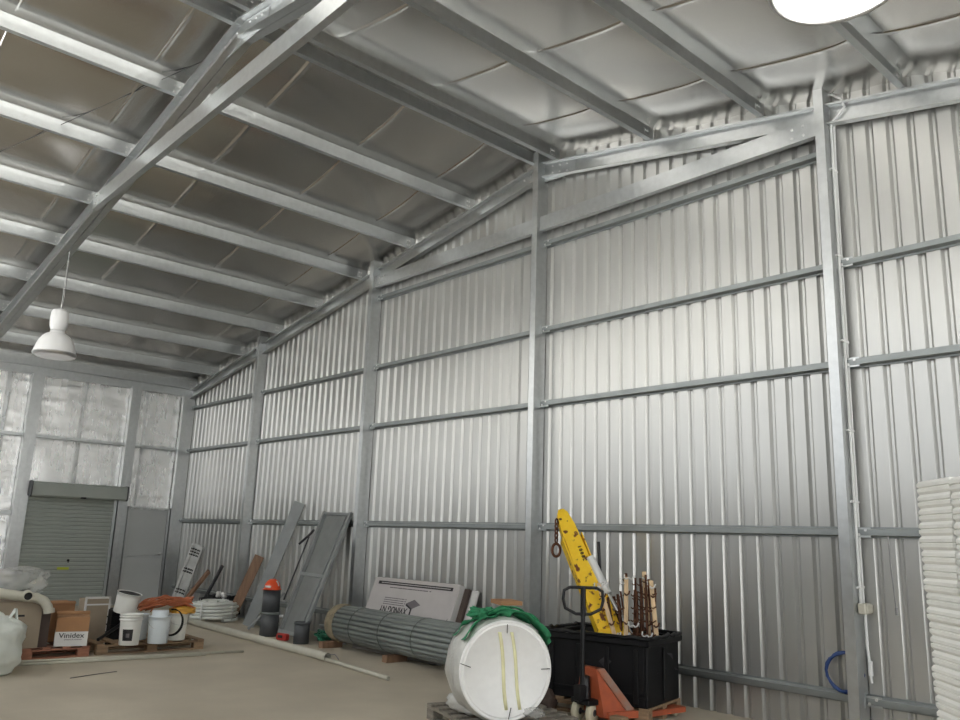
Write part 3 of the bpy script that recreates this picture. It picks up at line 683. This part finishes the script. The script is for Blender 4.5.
MB().lathe([(0,.004),(.135,.004)],24,Matrix.Diagonal((.92,1.12,1,1))).build('liner',BLACK,t)
mb=MB(); mb.ribbon([(.13*math.sin(a)*.93*1.02,-.135+.0,0) if 0 else (math.cos(a)*.13*1.0,.0,.02+.146*math.sin(a)) for a in [PI*k/14 for k in range(15)]],(0,1,0),.03,.004); mb.build('ridge',HELM,t)
for sx in(-1,1):
    mb=MB(); mb.ribbon([(sx*.02+.128*math.cos(a)*.96,-.06,.03+.135*math.sin(a)) for a in [.25+.7*k/6 for k in range(7)]],(0,1,.1),.035,.004); mb.build('reflective_tape',REFL,t) if sx>0 else None
mb=MB(); mb.ribbon([(-.05+.10*k/5,-.150-.02*math.sin(PI*k/5),.05) for k in range(6)],(0,.25,1),.035,.004); mb.build('reflective_tape',REFL,t)
mb=MB(); mb.ribbon([(-.09+.18*k/8,-.17-.045*math.sin(PI*k/8),.012) for k in range(9)],(0,1,-.1),.05,.006); mb.build('peak',HELM,t)
t=thing('pipe_offcut','short dark grey pipe offcut standing before the leaning framed gate','pipe',(-11.18,6.68,0))
MB().pipe((0,0,0),(0,0,.30),.115,.105,28).build('pipe_wall',DKPIPE,t); MB().pipe((0,0,.275),(0,0,.31),.123,.105,28).build('collar',DKPIPE,t)
mb=MB()
for k in range(16):
    rr=random.Random(90+k); c=V((-10.98+rr.uniform(-.05,.16),6.95+rr.uniform(-.08,.1),.05+rr.uniform(0,.12))); r=rr.uniform(.06,.11)
    u=V((rr.uniform(-1,1),rr.uniform(-1,1),rr.uniform(-.3,.3))).normalized(); w=u.cross(V((0,.2,1))).normalized()
    mb.tube([V((p.x,p.y,max(p.z,.012))) for p in [c+u*r*math.cos(a)+w*r*math.sin(a)*1. for a in [2*PI*q/12 for q in range(12)]]],.011,6,closed=True)
tag(mb.build('rope_heap',GREENR,None,(-10.95,6.9,0)),'tangled dark green rope on the floor at the end of the pipe bundle','rope')
t=thing('red_tool_case','small red plastic piece on the floor under the leaning framed gate','plastic piece',(-11.62,6.62,0),.2)
mb=MB(); mb.box((0,0,.05),(.22,.1,.10),bev=.02); mb.build('shell_body',RED,t); mb=MB(); mb.box((0,-.052,.06),(.1,.01,.04),bev=.004); mb.build('catch',DARK,t)

# ---------------------------------------------------------------- strapped pipe bundle
A=V((-10.56,6.95,.345)); B=V((-6.6,6.80,.345)); ax=(B-A).normalized(); s_=ax.cross(V((0,0,1))).normalized(); up=s_.cross(ax)
t=thing('pipe_bundle','long strapped bundle of grey pipes lying along the wall','pipe bundle',A)
base=MB().pipe((0,0,0),B-A,.031,.027,12).build('grey_pipe',GREYPVC,t); first=True
R0=.27
pos=[]
for rr_,n_ in ((.224,22),(.160,15),(.097,9),(.035,3)):
    for k in range(n_): a=2*PI*(k+.5*(n_%2))/n_; pos.append((rr_*math.cos(a),rr_*math.sin(a)))
for k,(a,b) in enumerate(pos):
    o=base if k==0 else base.copy()
    if k: COL.objects.link(o)
    o.parent=t; o.location=s_*a+up*b+ax*random.uniform(-.02,.02)
for f_ in(.62,1.35,2.1,2.9,3.6):
    c=ax*f_; mb=MB(); mb.ribbon([c+s_*math.cos(a)*.257+up*math.sin(a)*.257 for a in [2*PI*k/32 for k in range(33)]],ax,.014,.003); mb.build('strap',STRAP,t)
mb=MB(); vs=[];nn=40
for q,(f_,r_) in enumerate(((-.03,.18),(-.05,.25),(.0,.265),(.08,.268),(.16,.262),(.17,.25))):
    for k in range(nn): a=2*PI*k/nn; rr_=r_*(1+.03*noise.noise(V((math.cos(a)*3,math.sin(a)*3,q)))); vs.append(tuple(ax*(f_+.02*noise.noise(V((a*2,q,0))))+s_*math.cos(a)*rr_+up*math.sin(a)*rr_))
mb.add(vs,[(j*nn+k,j*nn+(k+1)%nn,(j+1)*nn+(k+1)%nn,(j+1)*nn+k) for j in range(5) for k in range(nn)],True); mb.build('hessian_end_wrap',HESS,t)['label']='tan hessian end wrap'
for k,(xx,lab) in enumerate(((-10.6,'brown timber block under the wrapped end of the pipe bundle'),(-9.05,'brown timber block under the middle of the pipe bundle'),(-7.3,'timber block under the drum end of the pipe bundle'))):
    mb=MB(); mb.box((xx,6.83,.045),(.11,.34,.09),bev=.005); tag(mb.build('timber_block',WOODB,None,(xx,6.83,0)),lab,'timber block')
t.location.z=.345

# ---------------------------------------------------------------- printed cartons leaning behind bundle
def carton(name,label,x0,x1,zt,yt,yb,th,mm,skew=.0):
    t=thing(name,label,'carton',((x0+x1)/2,(yt+yb)/2,0))
    O=t.location; W=x1-x0
    up=V((skew,yt-yb,zt-.01)).normalized(); H=V((skew,yt-yb,zt-.01)).length; sd=V((1,0,0)); sd=(sd-up*sd.dot(up)).normalized(); n=sd.cross(up).normalized(); n=n if n.y<0 else -n
    M=axes(V((x0,yb,.01))-O,sd,up,n)   # local x width, y up, z outward
    MB().box((W/2,H/2,-th/2),(W,H,th),M,bev=.006).build('carton_body',mm,t)
    return t,M,W,H
t,M,W,H=carton('flat_carton','large pale printed flat carton leaning behind the pipe bundle',-10.43,-8.50,1.00,7.44,7.08,.09,CARDP)
# it leans over a hidden gap behind the bundle

MB().box((W*.5,H-.075,.0012),(W*.88,.048,.002),M).build('black_band',INK,t)
mb=MB()
rr=random.Random(5)
def lines(mb,x0,x1,y,h,ww):
    x=x0
    while x<x1-.02:
        w_=rr.uniform(*ww); mb.box((x+w_/2,y,.0012),(min(w_,x1-x),h,.002),M); x+=w_+h*.5
lines(mb,W*.22,W*.70,H-.135,.014,(.03,.12)); 
for k,(yy) in enumerate((H-.285,H-.315,H-.345,H-.375)): lines(mb,W*.20,W*.46,yy,.012,(.02,.07))
mb.build('fine_print',INKG,t)
mb=MB(); lines(mb,W*.10,W*.92,H-.075,.010,(.03,.1)); mb.build('band_print',CARDP,t).location=(0,-.003,.001)
text_mesh('bold_lettering','XVINUG NY',.13,INK,t,M@Matrix.Translation((W*.345,H-.445,.0015))@Matrix.Rotation(PI,4,'Z'),bold=.003,sx=.9)
mb=MB(); cx=W*.56; cy=H-.335
mb.use(INKG); mb.add([(cx-.16,cy,.002),(cx+.0,cy+.065,.002),(cx+.16,cy,.002),(cx+.0,cy-.065,.002)],[(0,1,2,3)],M=M)
mb.use(INK); mb.add([(cx-.16,cy,.0025),(cx-.0,cy-.065,.0025),(cx+.0,cy-.17,.0025),(cx-.035,cy-.17,.0025),(cx-.035,cy-.075,.0025),(cx-.16,cy-.03,.0025)],[(0,1,2,3,4,5)],M=M); mb.build('table_logo',None,t)
mb=MB(); mb.add([(W-.12,H-.62,.002),(W-.05,H-.46,.002),(W-.045,H-.6,.002)],[(0,1,2)],M=M); mb.build('corner_mark',INK,t)
MB().box((W+.001,H/2,-.05),(.004,H*.99,.095),M).build('white_edge',CARDW,t)['label']='bright white carton edge'
t,M,W,H=carton('flat_carton','thin dark slab for the shaded gap behind the large printed carton',-10.3,-8.40,.95,7.52,7.19,.05,KRAFTD)  # dark slab stands for the shade in the gap behind the carton
t,M,W,H=carton('foam_sheet','thin white sheet sticking out right of the printed carton',-9.2,-8.28,.93,7.57,7.26,.03,CARDW)
mb=MB(); mb.tube([(-7.86+.035*math.cos(a),6.9,.79+.09*math.sin(a)) for a in [2*PI*k/14 for k in range(14)]],.012,7,closed=True); tag(mb.build('hook_ring',PYEL,None,(-7.86,6.9,.7)),'small yellow ring hanging beside the cartons at the drum','ring') if 0 else None

# ---------------------------------------------------------------- wrapped white drum
c=V((-5.17,5.065,PT+.405)); n=V((.90,-.435,0)).normalized(); sd=V((.435,.90,0)).normalized(); up=V((0,0,1))
t=thing('wrapped_drum','big white plastic-wrapped drum lying on its side with yellow tape stripes','drum',c)
M=axes((0,0,0),sd,up,n)
L_=.46
vs=[];nn=72;prz=[(-L_,.0),(-L_,.30),(-L_+.02,.40),(-L_+.1,.43),(-.33,.435),(-.26,.435),(-.20,.43),(-.13,.425),(-.06,.425),(-.02,.415),(-.004,.40)]
for q,(z,r) in enumerate(prz):
    for k in range(nn):
        a=2*PI*k/nn; w_=0 if r<.35 or q>=9 else 1
        rr_=r*(1+w_*(.035*noise.noise(V((math.cos(a)*3,math.sin(a)*3,z*5)))+.02*abs(noise.noise(V((a*6,z*3,2))))))
        y=rr_*math.sin(a); y=max(y,-.404)
        vs.append((rr_*math.cos(a),y,z))
MB().add(vs,[(j*nn+k,j*nn+(k+1)%nn,(j+1)*nn+(k+1)%nn,(j+1)*nn+k) for j in range(len(prz)-1) for k in range(nn)],True,M).build('wrapped_side',WRAPS,t)
pr=[(.404,-.01),(.404,.008),(.396,.014),(.388,.014),(.384,.006),(.374,.006),(.371,.012),(.362,.012),(.358,.006),(.0,.010)]
MB().lathe([(r,z) for r,z in pr],64,M).build('end_face',FACE,t)
for x0,x1,w_ in((-.085,.03,.03),(.02,.15,.028)):
    mb=MB(); pts=[V((x0+(x1-x0)*k/10+.012*math.sin(k*.6),.385-.77*k/10,.0125)) for k in range(11)]; pts=[p for p in pts if p.xy.length<.372]
    mb.ribbon([M@p for p in pts],tuple(sd),w_,.002); mb.build('yellow_tape',PYEL,t)
for (p,q) in(((.0,.30),(.0,.37)),((-.40,.06),(-.31,.03)),((.31,.01),(.39,.012)),((.03,-.38),(.05,-.29))): mb=MB(); mb.tube([M@V((p[0],p[1],.013)),M@V((q[0],q[1],.013))],.0035,6); mb.build('pen_mark',INK,t)
# slack wrap at foot
mb=MB(); mb.blob(tuple(M@V((.24,-.33,.0))),(.10,.07,.04),21,.3,3.5,.8,26,16); mb.build('loose_wrap',WRAP,t)
mb=MB(); mb.blob(tuple(M@V((-.24,-.32,-.35))),(.22,.07,.07),22,.3,3.5,.8,26,16,flat=-.40); mb.build('loose_wrap',WRAPS,t)
def dr(th,a,r): return c+n*a+(sd*math.sin(th)+up*math.cos(th))*r
t=thing('lifting_sling','green webbing sling draped in loops over the white drum','sling',c+V((0,0,.43)))
O=t.location.copy()
for (a0,a1,t0,t1,lift,wd,amp) in((-.03,-.05,-1.0,.1,.02,.10,.02),(-.07,-.05,-.35,1.0,.04,.11,.02),(-.24,-.14,-.6,.6,.03,.11,.03),(-.03,-.16,-.30,.75,.065,.08,.02),(-.22,-.08,.3,1.1,.03,.09,.03),(-.30,-.10,-1.0,-.15,.03,.08,.02)):
    mb=MB(); N_=18; pts=[dr(t0+(t1-t0)*k/N_,a0+(a1-a0)*k/N_+.03*math.sin(k*.8),.425+lift+amp*.5*(1+math.sin(k*.9+a0*9))*math.sin(PI*k/N_)) for k in range(N_+1)]
    mb.ribbon([p-O for p in pts],[tuple(n*.8+up*.35+up*.3*math.sin(k*.5+t0)) for k in range(N_+1)],wd,.006); mb.build('webbing_strip',GREEN,t)
mb=MB(); mb.blob(tuple(dr(-.38,-.16,.475)-O),(.09,.10,.035),31,.8,3,.8,26,14); mb.build('webbing_fold',GREEN,t)
mb=MB(); mb.box((0,0,0),(.30,.20,.035),axes(dr(.22,-.38,.535),n,sd,up)); tag(mb.build('timber_offcut',KRAFT,None,dr(.22,-.38,.52)),'flat orange-brown timber offcut on top of the drum behind the green sling','timber offcut')
pallet((-5.46,5.36,0),-.55+.28,1.15,1.0,WOODG,'weathered grey pallet under the white drum')

# ---------------------------------------------------------------- black crate, pallet under it
B0=V((-4.83,6.56,0)); fu=V((-.974,-.225,0)).normalized(); fv=V((.225,-.974,0)).normalized()*-1
ctr=B0+fu*.56+fv*.39; rz=math.atan2(-fu.y,-fu.x)
pallet((ctr.x,ctr.y,0),rz,1.14,.80,WOOD,'brown wooden pallet under the black crate')
t=thing('black_bin','large black plastic bin full of yellow boom and stakes','bin',(ctr.x,ctr.y,PT),rz)
w,d,h,th=1.12,.78,.60,.03
mb=MB()
for sx in(-1,1): mb.box((sx*(w/2-th/2),0,h/2),(th,d,h),bev=.008)
for sy in(-1,1): mb.box((0,sy*(d/2-th/2),h/2),(w-2*th,th,h),bev=.008)
mb.box((0,0,.02),(w-.02,d-.02,.04)); mb.build('bin_wall',BLACK,t)
mb=MB(); 
for sx in(-1,1): mb.box((sx*(w/2+.005),0,h-.03),(.05,d+.06,.06),bev=.01)
for sy in(-1,1): mb.box((0,sy*(d/2+.005),h-.03),(w+.06,.05,.06),bev=.01)
mb.build('rim',BLACK,t)
for x in(-.45,-.15,.15,.45): MB().box((x,-d/2-.008,h*.45),(.05,.02,h*.8),bev=.006).build('side_rib',BLACK,t)
MB().box((w/2+.008,0,h*.45),(.02,.05,h*.8),bev=.006).build('side_rib',BLACK,t)
MB().box((0,-d/2-.004,.10),(w,.014,.03),bev=.004).build('side_rib',BLACK,t)
mb=MB(); pts=[]
for k in range(60):
    f_=k/60*4; e=int(f_); q=f_-e; P4=[(-w/2,-d/2),(w/2,-d/2),(w/2,d/2),(-w/2,d/2),(-w/2,-d/2)]
    x=P4[e][0]+(P4[e+1][0]-P4[e][0])*q; y=P4[e][1]+(P4[e+1][1]-P4[e][1])*q; pts.append((x*1.03,y*1.04,h+.012+.02*noise.noise(V((k*.9,0,0)))))
mb.tube(pts,[.02+.014*noise.noise(V((k*.7,5,0))) for k in range(60)],7,closed=True); mb.build('liner_edge',BLACK,t)
mb=MB(); mb.blob((-.02,0,.38),(.5,.33,.12),41,.5,3,.6,30,14); mb.build('bin_contents',DKSTEEL,t)
# yellow boom
t=thing('crane_boom','rusty yellow crane boom with hook rising out of the black bin','crane boom',(-5.52,6.92,.62))
O=t.location
p0=V((-5.45,6.92,.50)); p1=V((-6.33,7.0,1.95)); ax=(p1-p0).normalized(); s_=V((.66,.75,0)); s_=(s_-ax*s_.dot(ax)).normalized(); nn_=ax.cross(s_); Ln=(p1-p0).length
def M_(z): return axes(p0-O,s_,nn_,ax)
M=M_(0)
mb=MB(); prs=[(0,.115,.07),(.35,.11,.07),(1.0,.10,.06),(Ln-.22,.085,.05),(Ln-.05,.06,.04),(Ln,.03,.03)]
vs=[(a*w_,b*d_,z) for z,w_,d_ in prs for a,b in((-1,-1),(1,-1),(1,1),(-1,1))]
mb.add(vs,[(4*j+k,4*j+(k+1)%4,4*j+4+(k+1)%4,4*j+4+k) for j in range(len(prs)-1) for k in range(4)]+[(3,2,1,0),tuple(4*(len(prs)-1)+k for k in range(4))],False,M)
mb.build('boom_arm',YEL,t)
mb=MB()
for sx in(-1,1): mb.box((sx*.112,0,Ln*.42),(.012,.155,Ln*.75),M)
mb.build('edge_flange',YEL,t)
mb=MB(); rr=random.Random(3); fs_='||'
text_mesh('stencil_lettering','1 0 0 E L',.05,INK,t,axes(M@V((.03,-.064 if nn_.y>0 else .064,Ln*.66)),ax*-1,s_,(ax*-1).cross(s_)),bold=.001,ext=.004)
mb=MB(); mb.lathe([(0,.03),(.045,.03),(.045,-.03),(0,-.03)],14,axes(M@V((0,0,Ln-.04)),ax,s_,nn_)); mb.box((-.05,0,Ln-.16),(.05,.09,.12),M,bev=.01); mb.build('tip_sheave',RUST,t)
hk=M@V((-.09,0,Ln-.12))
mb=MB(); 
for k in range(5):
    cc=hk+V((0,0,-.05*k)); mb.tube([cc+V((.02*math.cos(a)*(k%2),.02*math.cos(a)*(1-k%2),.034*math.sin(a))) for a in [2*PI*q/10 for q in range(10)]],.009,6,closed=True)
cc=hk+V((0,0,-.31)); mb.tube([cc+V((.045*math.cos(a)*.7,.045*math.cos(a)*.7,.07*math.sin(a))) for a in [2*PI*q/16 for q in range(16)]],.016,8,closed=True)
mb.build('chain_hook',RUST,t)
mb=MB(); mb.box((.03,0,.14),(.34,.20,.30),M,bev=.03); mb.build('base_bracket',YEL,t)
mb=MB(); mb.tube([M@V((.10,-.06,Ln*.62)),M@V((.13,-.06,Ln*.36))],.042,14); mb.build('ram_cylinder',PVC,t)['label']='pale grey ram cylinder'
mb=MB(); mb.tube([M@V((.13,-.06,Ln*.36)),M@V((.20,-.06,.12))],.020,12); mb.build('ram_rod',CHROME,t)['label']='bright ram rod'
mb=MB(); mb.tube([(-5.78-O.x,7.12-O.y,.9-O.z),(-5.86-O.x,7.14-O.y,1.2-O.z),(-5.90-O.x,7.15-O.y,1.62-O.z)],.017,8); mb.build('lever',BLKMET,t)['label']='thin black lever'
# stakes
SK=[((-5.66,6.86,1.20),(-5.36,6.90,.42)),((-5.30,6.86,1.28),(-5.34,6.90,.42)),((-5.17,6.98,1.34),(-5.10,7.0,.42)),((-5.04,6.92,1.26),(-4.96,6.94,.42))]
SLB=['leaning left beside the boom','second from the boom','third from the boom','rightmost in the black bin']
def clip(mb,p,s=1,d=.035): 
    p=V(p); mb.tube([p+V((0,-.025,0)),p+V((s*.03,-.035,-.015)),p+V((s*.055,-.03,0)),p+V((s*.06,-.02,.03))],.008,6)
for (a,b),lb in zip(SK,SLB):
    a,b=V(a),V(b); t=thing('wooden_stake','pale wooden stake with ties, '+lb,'stake',b,0,None); ax=(a-b).normalized(); s_=V((.75,.66,0)); s_=(s_-ax*s_.dot(ax)).normalized()
    Ln=(a-b).length; MB().box((0,0,Ln/2),(.042,.035,Ln),axes((0,0,0),s_,ax.cross(s_),ax),bev=.003).build('shaft',WOODP,t)
    for k,z in enumerate((.28,.42,.56,.70)):
        if z<Ln: mb=MB(); clip(mb,tuple(ax*z),1 if k%2 else -1); mb.build('wire_tie',RUST,t)
    mb=MB(); clip(mb,tuple(ax*(Ln-.06)),1 if lb[0] in 'rt' else -1); mb.build('insulator_hook',CARDW,t); mb=MB(); clip(mb,tuple(ax*.30),1); mb.build('insulator_hook',CARDW,t)
for k in range(22):
    rr=random.Random(200+k); x=-5.55+.026*k+rr.uniform(-.01,.01); y=6.95+rr.uniform(-.05,.12); L1=rr.uniform(.72,.90) if k>7 else rr.uniform(.5,.74); tx=rr.uniform(-.06,.02)-.1*(k<8)
    b=V((x,y,.42)); a=b+V((tx,.02,L1)); mb=MB(); mb.tube([b,b.lerp(a,.5)+V((.005,0,0)),a],rr.uniform(.010,.018),7)
    for q in range(5): p=b.lerp(a,.25+.17*q); mb.tube([p+V((-.025,-.02,0)),p+V((.0,-.03,-.012)),p+V((.028,-.015,.01))],.007,5)
    tag(mb.build('rusty_rod',RUST,None,b),'rusty brown notched rod standing among the wooden stakes in the black bin','rod','rusty rods in the black bin')
for k,(x,y,z) in enumerate(((-5.52,6.80,1.22),(-5.60,6.82,1.17),(-5.20,6.80,1.28),(-5.15,6.80,.83),(-5.25,6.80,.72),(-5.0,6.82,.75))):
    mb=MB(); clip(mb,(x,y,z),-1); clip(mb,(x,y,z),1); o=tag(mb.build('insulator_hook',CARDW,None,(x,y,z)),'small white plastic hook caught among the stakes in the black bin','hook','white hooks among the stakes')

# ---------------------------------------------------------------- pallet jack
jd=V((.10,.995,0)).normalized(); js=V((-jd.y,jd.x,0)); J=V((-5.23,6.15,0))
t=thing('pallet_jack','orange hand pallet jack with black loop handle parked before the bin','pallet jack',J,math.atan2(jd.y,jd.x))
for y in(-.075,.075):
    wx=Matrix.Rotation(-math.atan2(jd.y,jd.x),3,'Z')@V((.98,.2,0)).normalized(); mb=MB(); WM=lambda: axes((wx.x*y/.075*.075,wx.y*y/.075*.075,.092),(wx.y,-wx.x,0),(0,0,1),wx); mb.lathe([(.0,-.027),(.045,-.027),(.085,-.025),(.092,-.015),(.092,.015),(.085,.025),(.045,.027),(0,.027)],24,WM(),True); wh=mb.build('steer_wheel',WHEEL,t)
    mb=MB(); mb.lathe([(0,-.03),(.03,-.03),(.03,.03),(0,.03)],12,WM()); mb.build('hub',DKSTEEL,wh)
mb=MB(); mb.lathe([(.0,.16),(.075,.16),(.08,.19),(.055,.20),(.05,.30),(.045,.40),(.02,.41),(0,.41)],18); mb.box((0,0,.185),(.14,.24,.05),bev=.01); mb.box((-.06,0,.26),(.10,.09,.14),bev=.01); mb.build('hydraulic_pump',BLKMET,t)
MB().tube([tuple(wx*-.11+V((0,0,.092))),tuple(wx*.11+V((0,0,.092)))],.012,8).build('axle',DKSTEEL,t)
mb=MB(); mb.tube([(-.03,0,.25),(-.035,0,.5),(-.03,0,1.16)],[.028,.022,.020],10); mb.build('handle_shaft',BLKMET,t)
hl=[(-.03,-.15,1.19),(-.03,-.215,1.16),(-.03,-.225,1.08),(-.03,-.20,1.0),(-.03,-.08,.95),(-.03,.08,.95),(-.03,.20,1.0),(-.03,.225,1.08),(-.03,.215,1.16),(-.03,.15,1.19)]
mb=MB(); hrot=Matrix.Rotation(.94,4,'Z'); mb.tube([hrot@V((0,y*.84,z)) + V((-.03,0,0)) for _,y,z in hl],.015,10,closed=True); mb.tube([hrot@V((0,0,1.20))+V((-.03,0,0)),hrot@V((0,0,.93))+V((-.03,0,0))],.026,10); mb.build('loop_handle',BLKMET,t)
mb=MB(); vs=[(.045,-.10,.475),(.045,.10,.475),(.12,.10,.475),(.12,-.10,.475),(.06,-.19,.07),(.06,.19,.07),(.40,.21,.09),(.40,-.21,.09)]
mb.add(vs,[(0,3,2,1),(4,5,6,7),(0,1,5,4),(1,2,6,5),(2,3,7,6),(3,0,4,7)]); mb.build('front_plate',ORANGE,t)
for sy in(-1,1):
    mb=MB(); q=[(.045,sy*.11,.475),(.13,sy*.12,.475),(.43,sy*.235,.09),(.36,sy*.235,.055)]; q2=[(a,b-sy*.06,c_) for a,b,c_ in q]
    mb.add(q+q2,[(0,1,2,3),(7,6,5,4),(0,4,5,1),(1,5,6,2),(2,6,7,3),(3,7,4,0)]); mb.build('side_cheek',WORN,t)
    mb=MB(); mb.add([(.10,sy*.205,.05),(.5,sy*.30,.05),(.5,sy*.13,.05),(.1,sy*.02,.05),(.10,sy*.205,.11),(.5,sy*.30,.11),(.5,sy*.13,.11),(.1,sy*.02,.11)],[(0,1,2,3),(7,6,5,4),(0,4,5,1),(1,5,6,2),(2,6,7,3),(3,7,4,0)]) ; mb.build('yoke_plate',ORANGE,t)
    if 1:
        f_=MB(); yy=sy*.19; f_.box((.78,yy,.082),(.62,.15,.012),bev=.003); f_.box((.78,yy-.07,.062),(.62,.01,.045)); f_.box((.78,yy+.07,.062),(.62,.01,.045)); f_.build('fork',ORANGE,t)
        MB().lathe([(0,-.03),(.038,-.03),(.038,.03),(0,.03)],16,axes((1.0,yy,.038),(1,0,0),(0,0,1),(0,-1,0))).build('load_roller',WHEEL,t)
mb=MB(); mb.box((-4.86,6.18,.055),(.14,.10,.11),bev=.006); o=tag(mb.build('timber_block',WOOD,None,(-4.86,6.18,0)),'loose timber block on the floor by the pallet jack forks','timber block'); o.location=(-4.86,6.18+.0,0)
mb=MB(); mb.blob((-5.72,6.12,.10),(.13,.10,.10),51,.4,2.5,.8,24,14,flat=.003); tag(mb.build('brown_sack',KRAFTD,None,(-5.72,6.12,0)),'brown lumpy sack between drum and pallet jack','sack')

# ---------------------------------------------------------------- foam stacks at right
c0=V((-1.25,3.46,0)); d1=V((.67,-.74,0)).normalized(); d2=V((.74,.67,0)).normalized()
def slab(L_,D_,label,h=.05):
    o=V((0,0,0)); mb=MB(); e=.007
    outline=[(0,0),(L_,0),(L_,D_),(0,D_)]
    vs=[]
    lev=[(0,e),(.2,0),(.42,0),(.5,e),(.58,0),(.8,0),(1,e)]
    for f_,ins in lev:
        for (a,b) in outline:
            aa=min(max(a,ins),L_-ins); bb=min(max(b,ins),D_-ins); vs.append(tuple(d1*aa+d2*bb+V((0,0,f_*h))))
    n=len(lev); mb.add(vs,[(4*j+k,4*j+(k+1)%4,4*j+4+(k+1)%4,4*j+4+k) for j in range(n-1) for k in range(4)]+[(3,2,1,0),tuple(4*(n-1)+k for k in range(4))])
    ob=mb.build('foam_slab',EPS,None); return ob
for st,(off,L_,D_,cnt,top,nm) in enumerate(((0,.275,.6,36,1.88,'narrow left'),(.285,.62,.6,36,1.875,'wider right'))):
    base=slab(L_,D_,''); h=.052
    base.data['nr']=0
    for k in range(cnt):
        o=base if k==0 else base.copy()
        if k: COL.objects.link(o)
        rr=random.Random(500*st+k); j=d1*rr.uniform(-.004,.004)+d2*rr.uniform(-.004,.004)
        lean=-.045*(k/cnt) if 0 else .04*(1-k/cnt)
        o.location=c0+d1*off+d1*(lean+.0)+j+V((0,0,top*k/cnt)); o.scale=(1,1,(top/cnt)/.05)
        if k==cnt-1: tag(o,f'topmost white foam slab of the {nm} stack at right edge','foam slab','white foam slabs, '+nm+' stack')
        else: tag(o,f'white foam slab within the {nm} stack at the right edge of the photo','foam slab','white foam slabs, '+nm+' stack')

for o in COL.objects:
    if o.parent is None and o.get('category') and not o.get('kind'): o['kind']='thing'
link_recalc()
# ---------------------------------------------------------------- light
w=bpy.data.worlds.new('overcast'); S.world=w; w.use_nodes=True
nt=w.node_tree; bg=nt.nodes['Background']; bg.inputs[1].default_value=1.0
tc=nt.nodes.new('ShaderNodeTexCoord'); sx=nt.nodes.new('ShaderNodeSeparateXYZ'); rp=nt.nodes.new('ShaderNodeValToRGB')
nt.links.new(tc.outputs['Generated'],sx.inputs[0]); nt.links.new(sx.outputs['Z'],rp.inputs[0]); nt.links.new(rp.outputs[0],bg.inputs[0])
e=rp.color_ramp.elements; e[0].position=.0; e[0].color=(.5,.5,.48,1); e[1].position=.04; e[1].color=(.84,.85,.84,1)
k=e.new(.17); k.color=(.92,.94,.95,1); k=e.new(.5); k.color=(.85,.9,.96,1)
sl=bpy.data.lights.new('sun','SUN'); sl.energy=14; sl.angle=.02; sl.color=(1,.985,.95); so=bpy.data.objects.new('sun',sl); COL.objects.link(so)
so.rotation_euler=V((-.12,-.34,1)).to_track_quat('Z','Y').to_euler()
# ---------------------------------------------------------------- camera
yaw,pitch,roll,f=.838,.216,.035,817.156
fo=V((-math.sin(yaw)*math.cos(pitch),math.cos(yaw)*math.cos(pitch),math.sin(pitch))); r=V((math.cos(yaw),math.sin(yaw),0)); u=r.cross(fo)
r2=r*math.cos(roll)+u*math.sin(roll); u2=-r*math.sin(roll)+u*math.cos(roll)
cam=bpy.data.cameras.new('camera'); co=bpy.data.objects.new('camera',cam); COL.objects.link(co); S.camera=co
co.matrix_world=axes((0,0,1.6),r2,u2,-fo); cam.sensor_width=36; cam.lens=f/960*36; cam.clip_start=.05; cam.clip_end=300
S.view_settings.view_transform='Standard'; S.view_settings.look='None'; S.view_settings.gamma=1; S.view_settings.use_curve_mapping=False
S.view_settings.exposure=0.92
S.cycles.max_bounces=10; S.cycles.glossy_bounces=6; S.cycles.diffuse_bounces=6
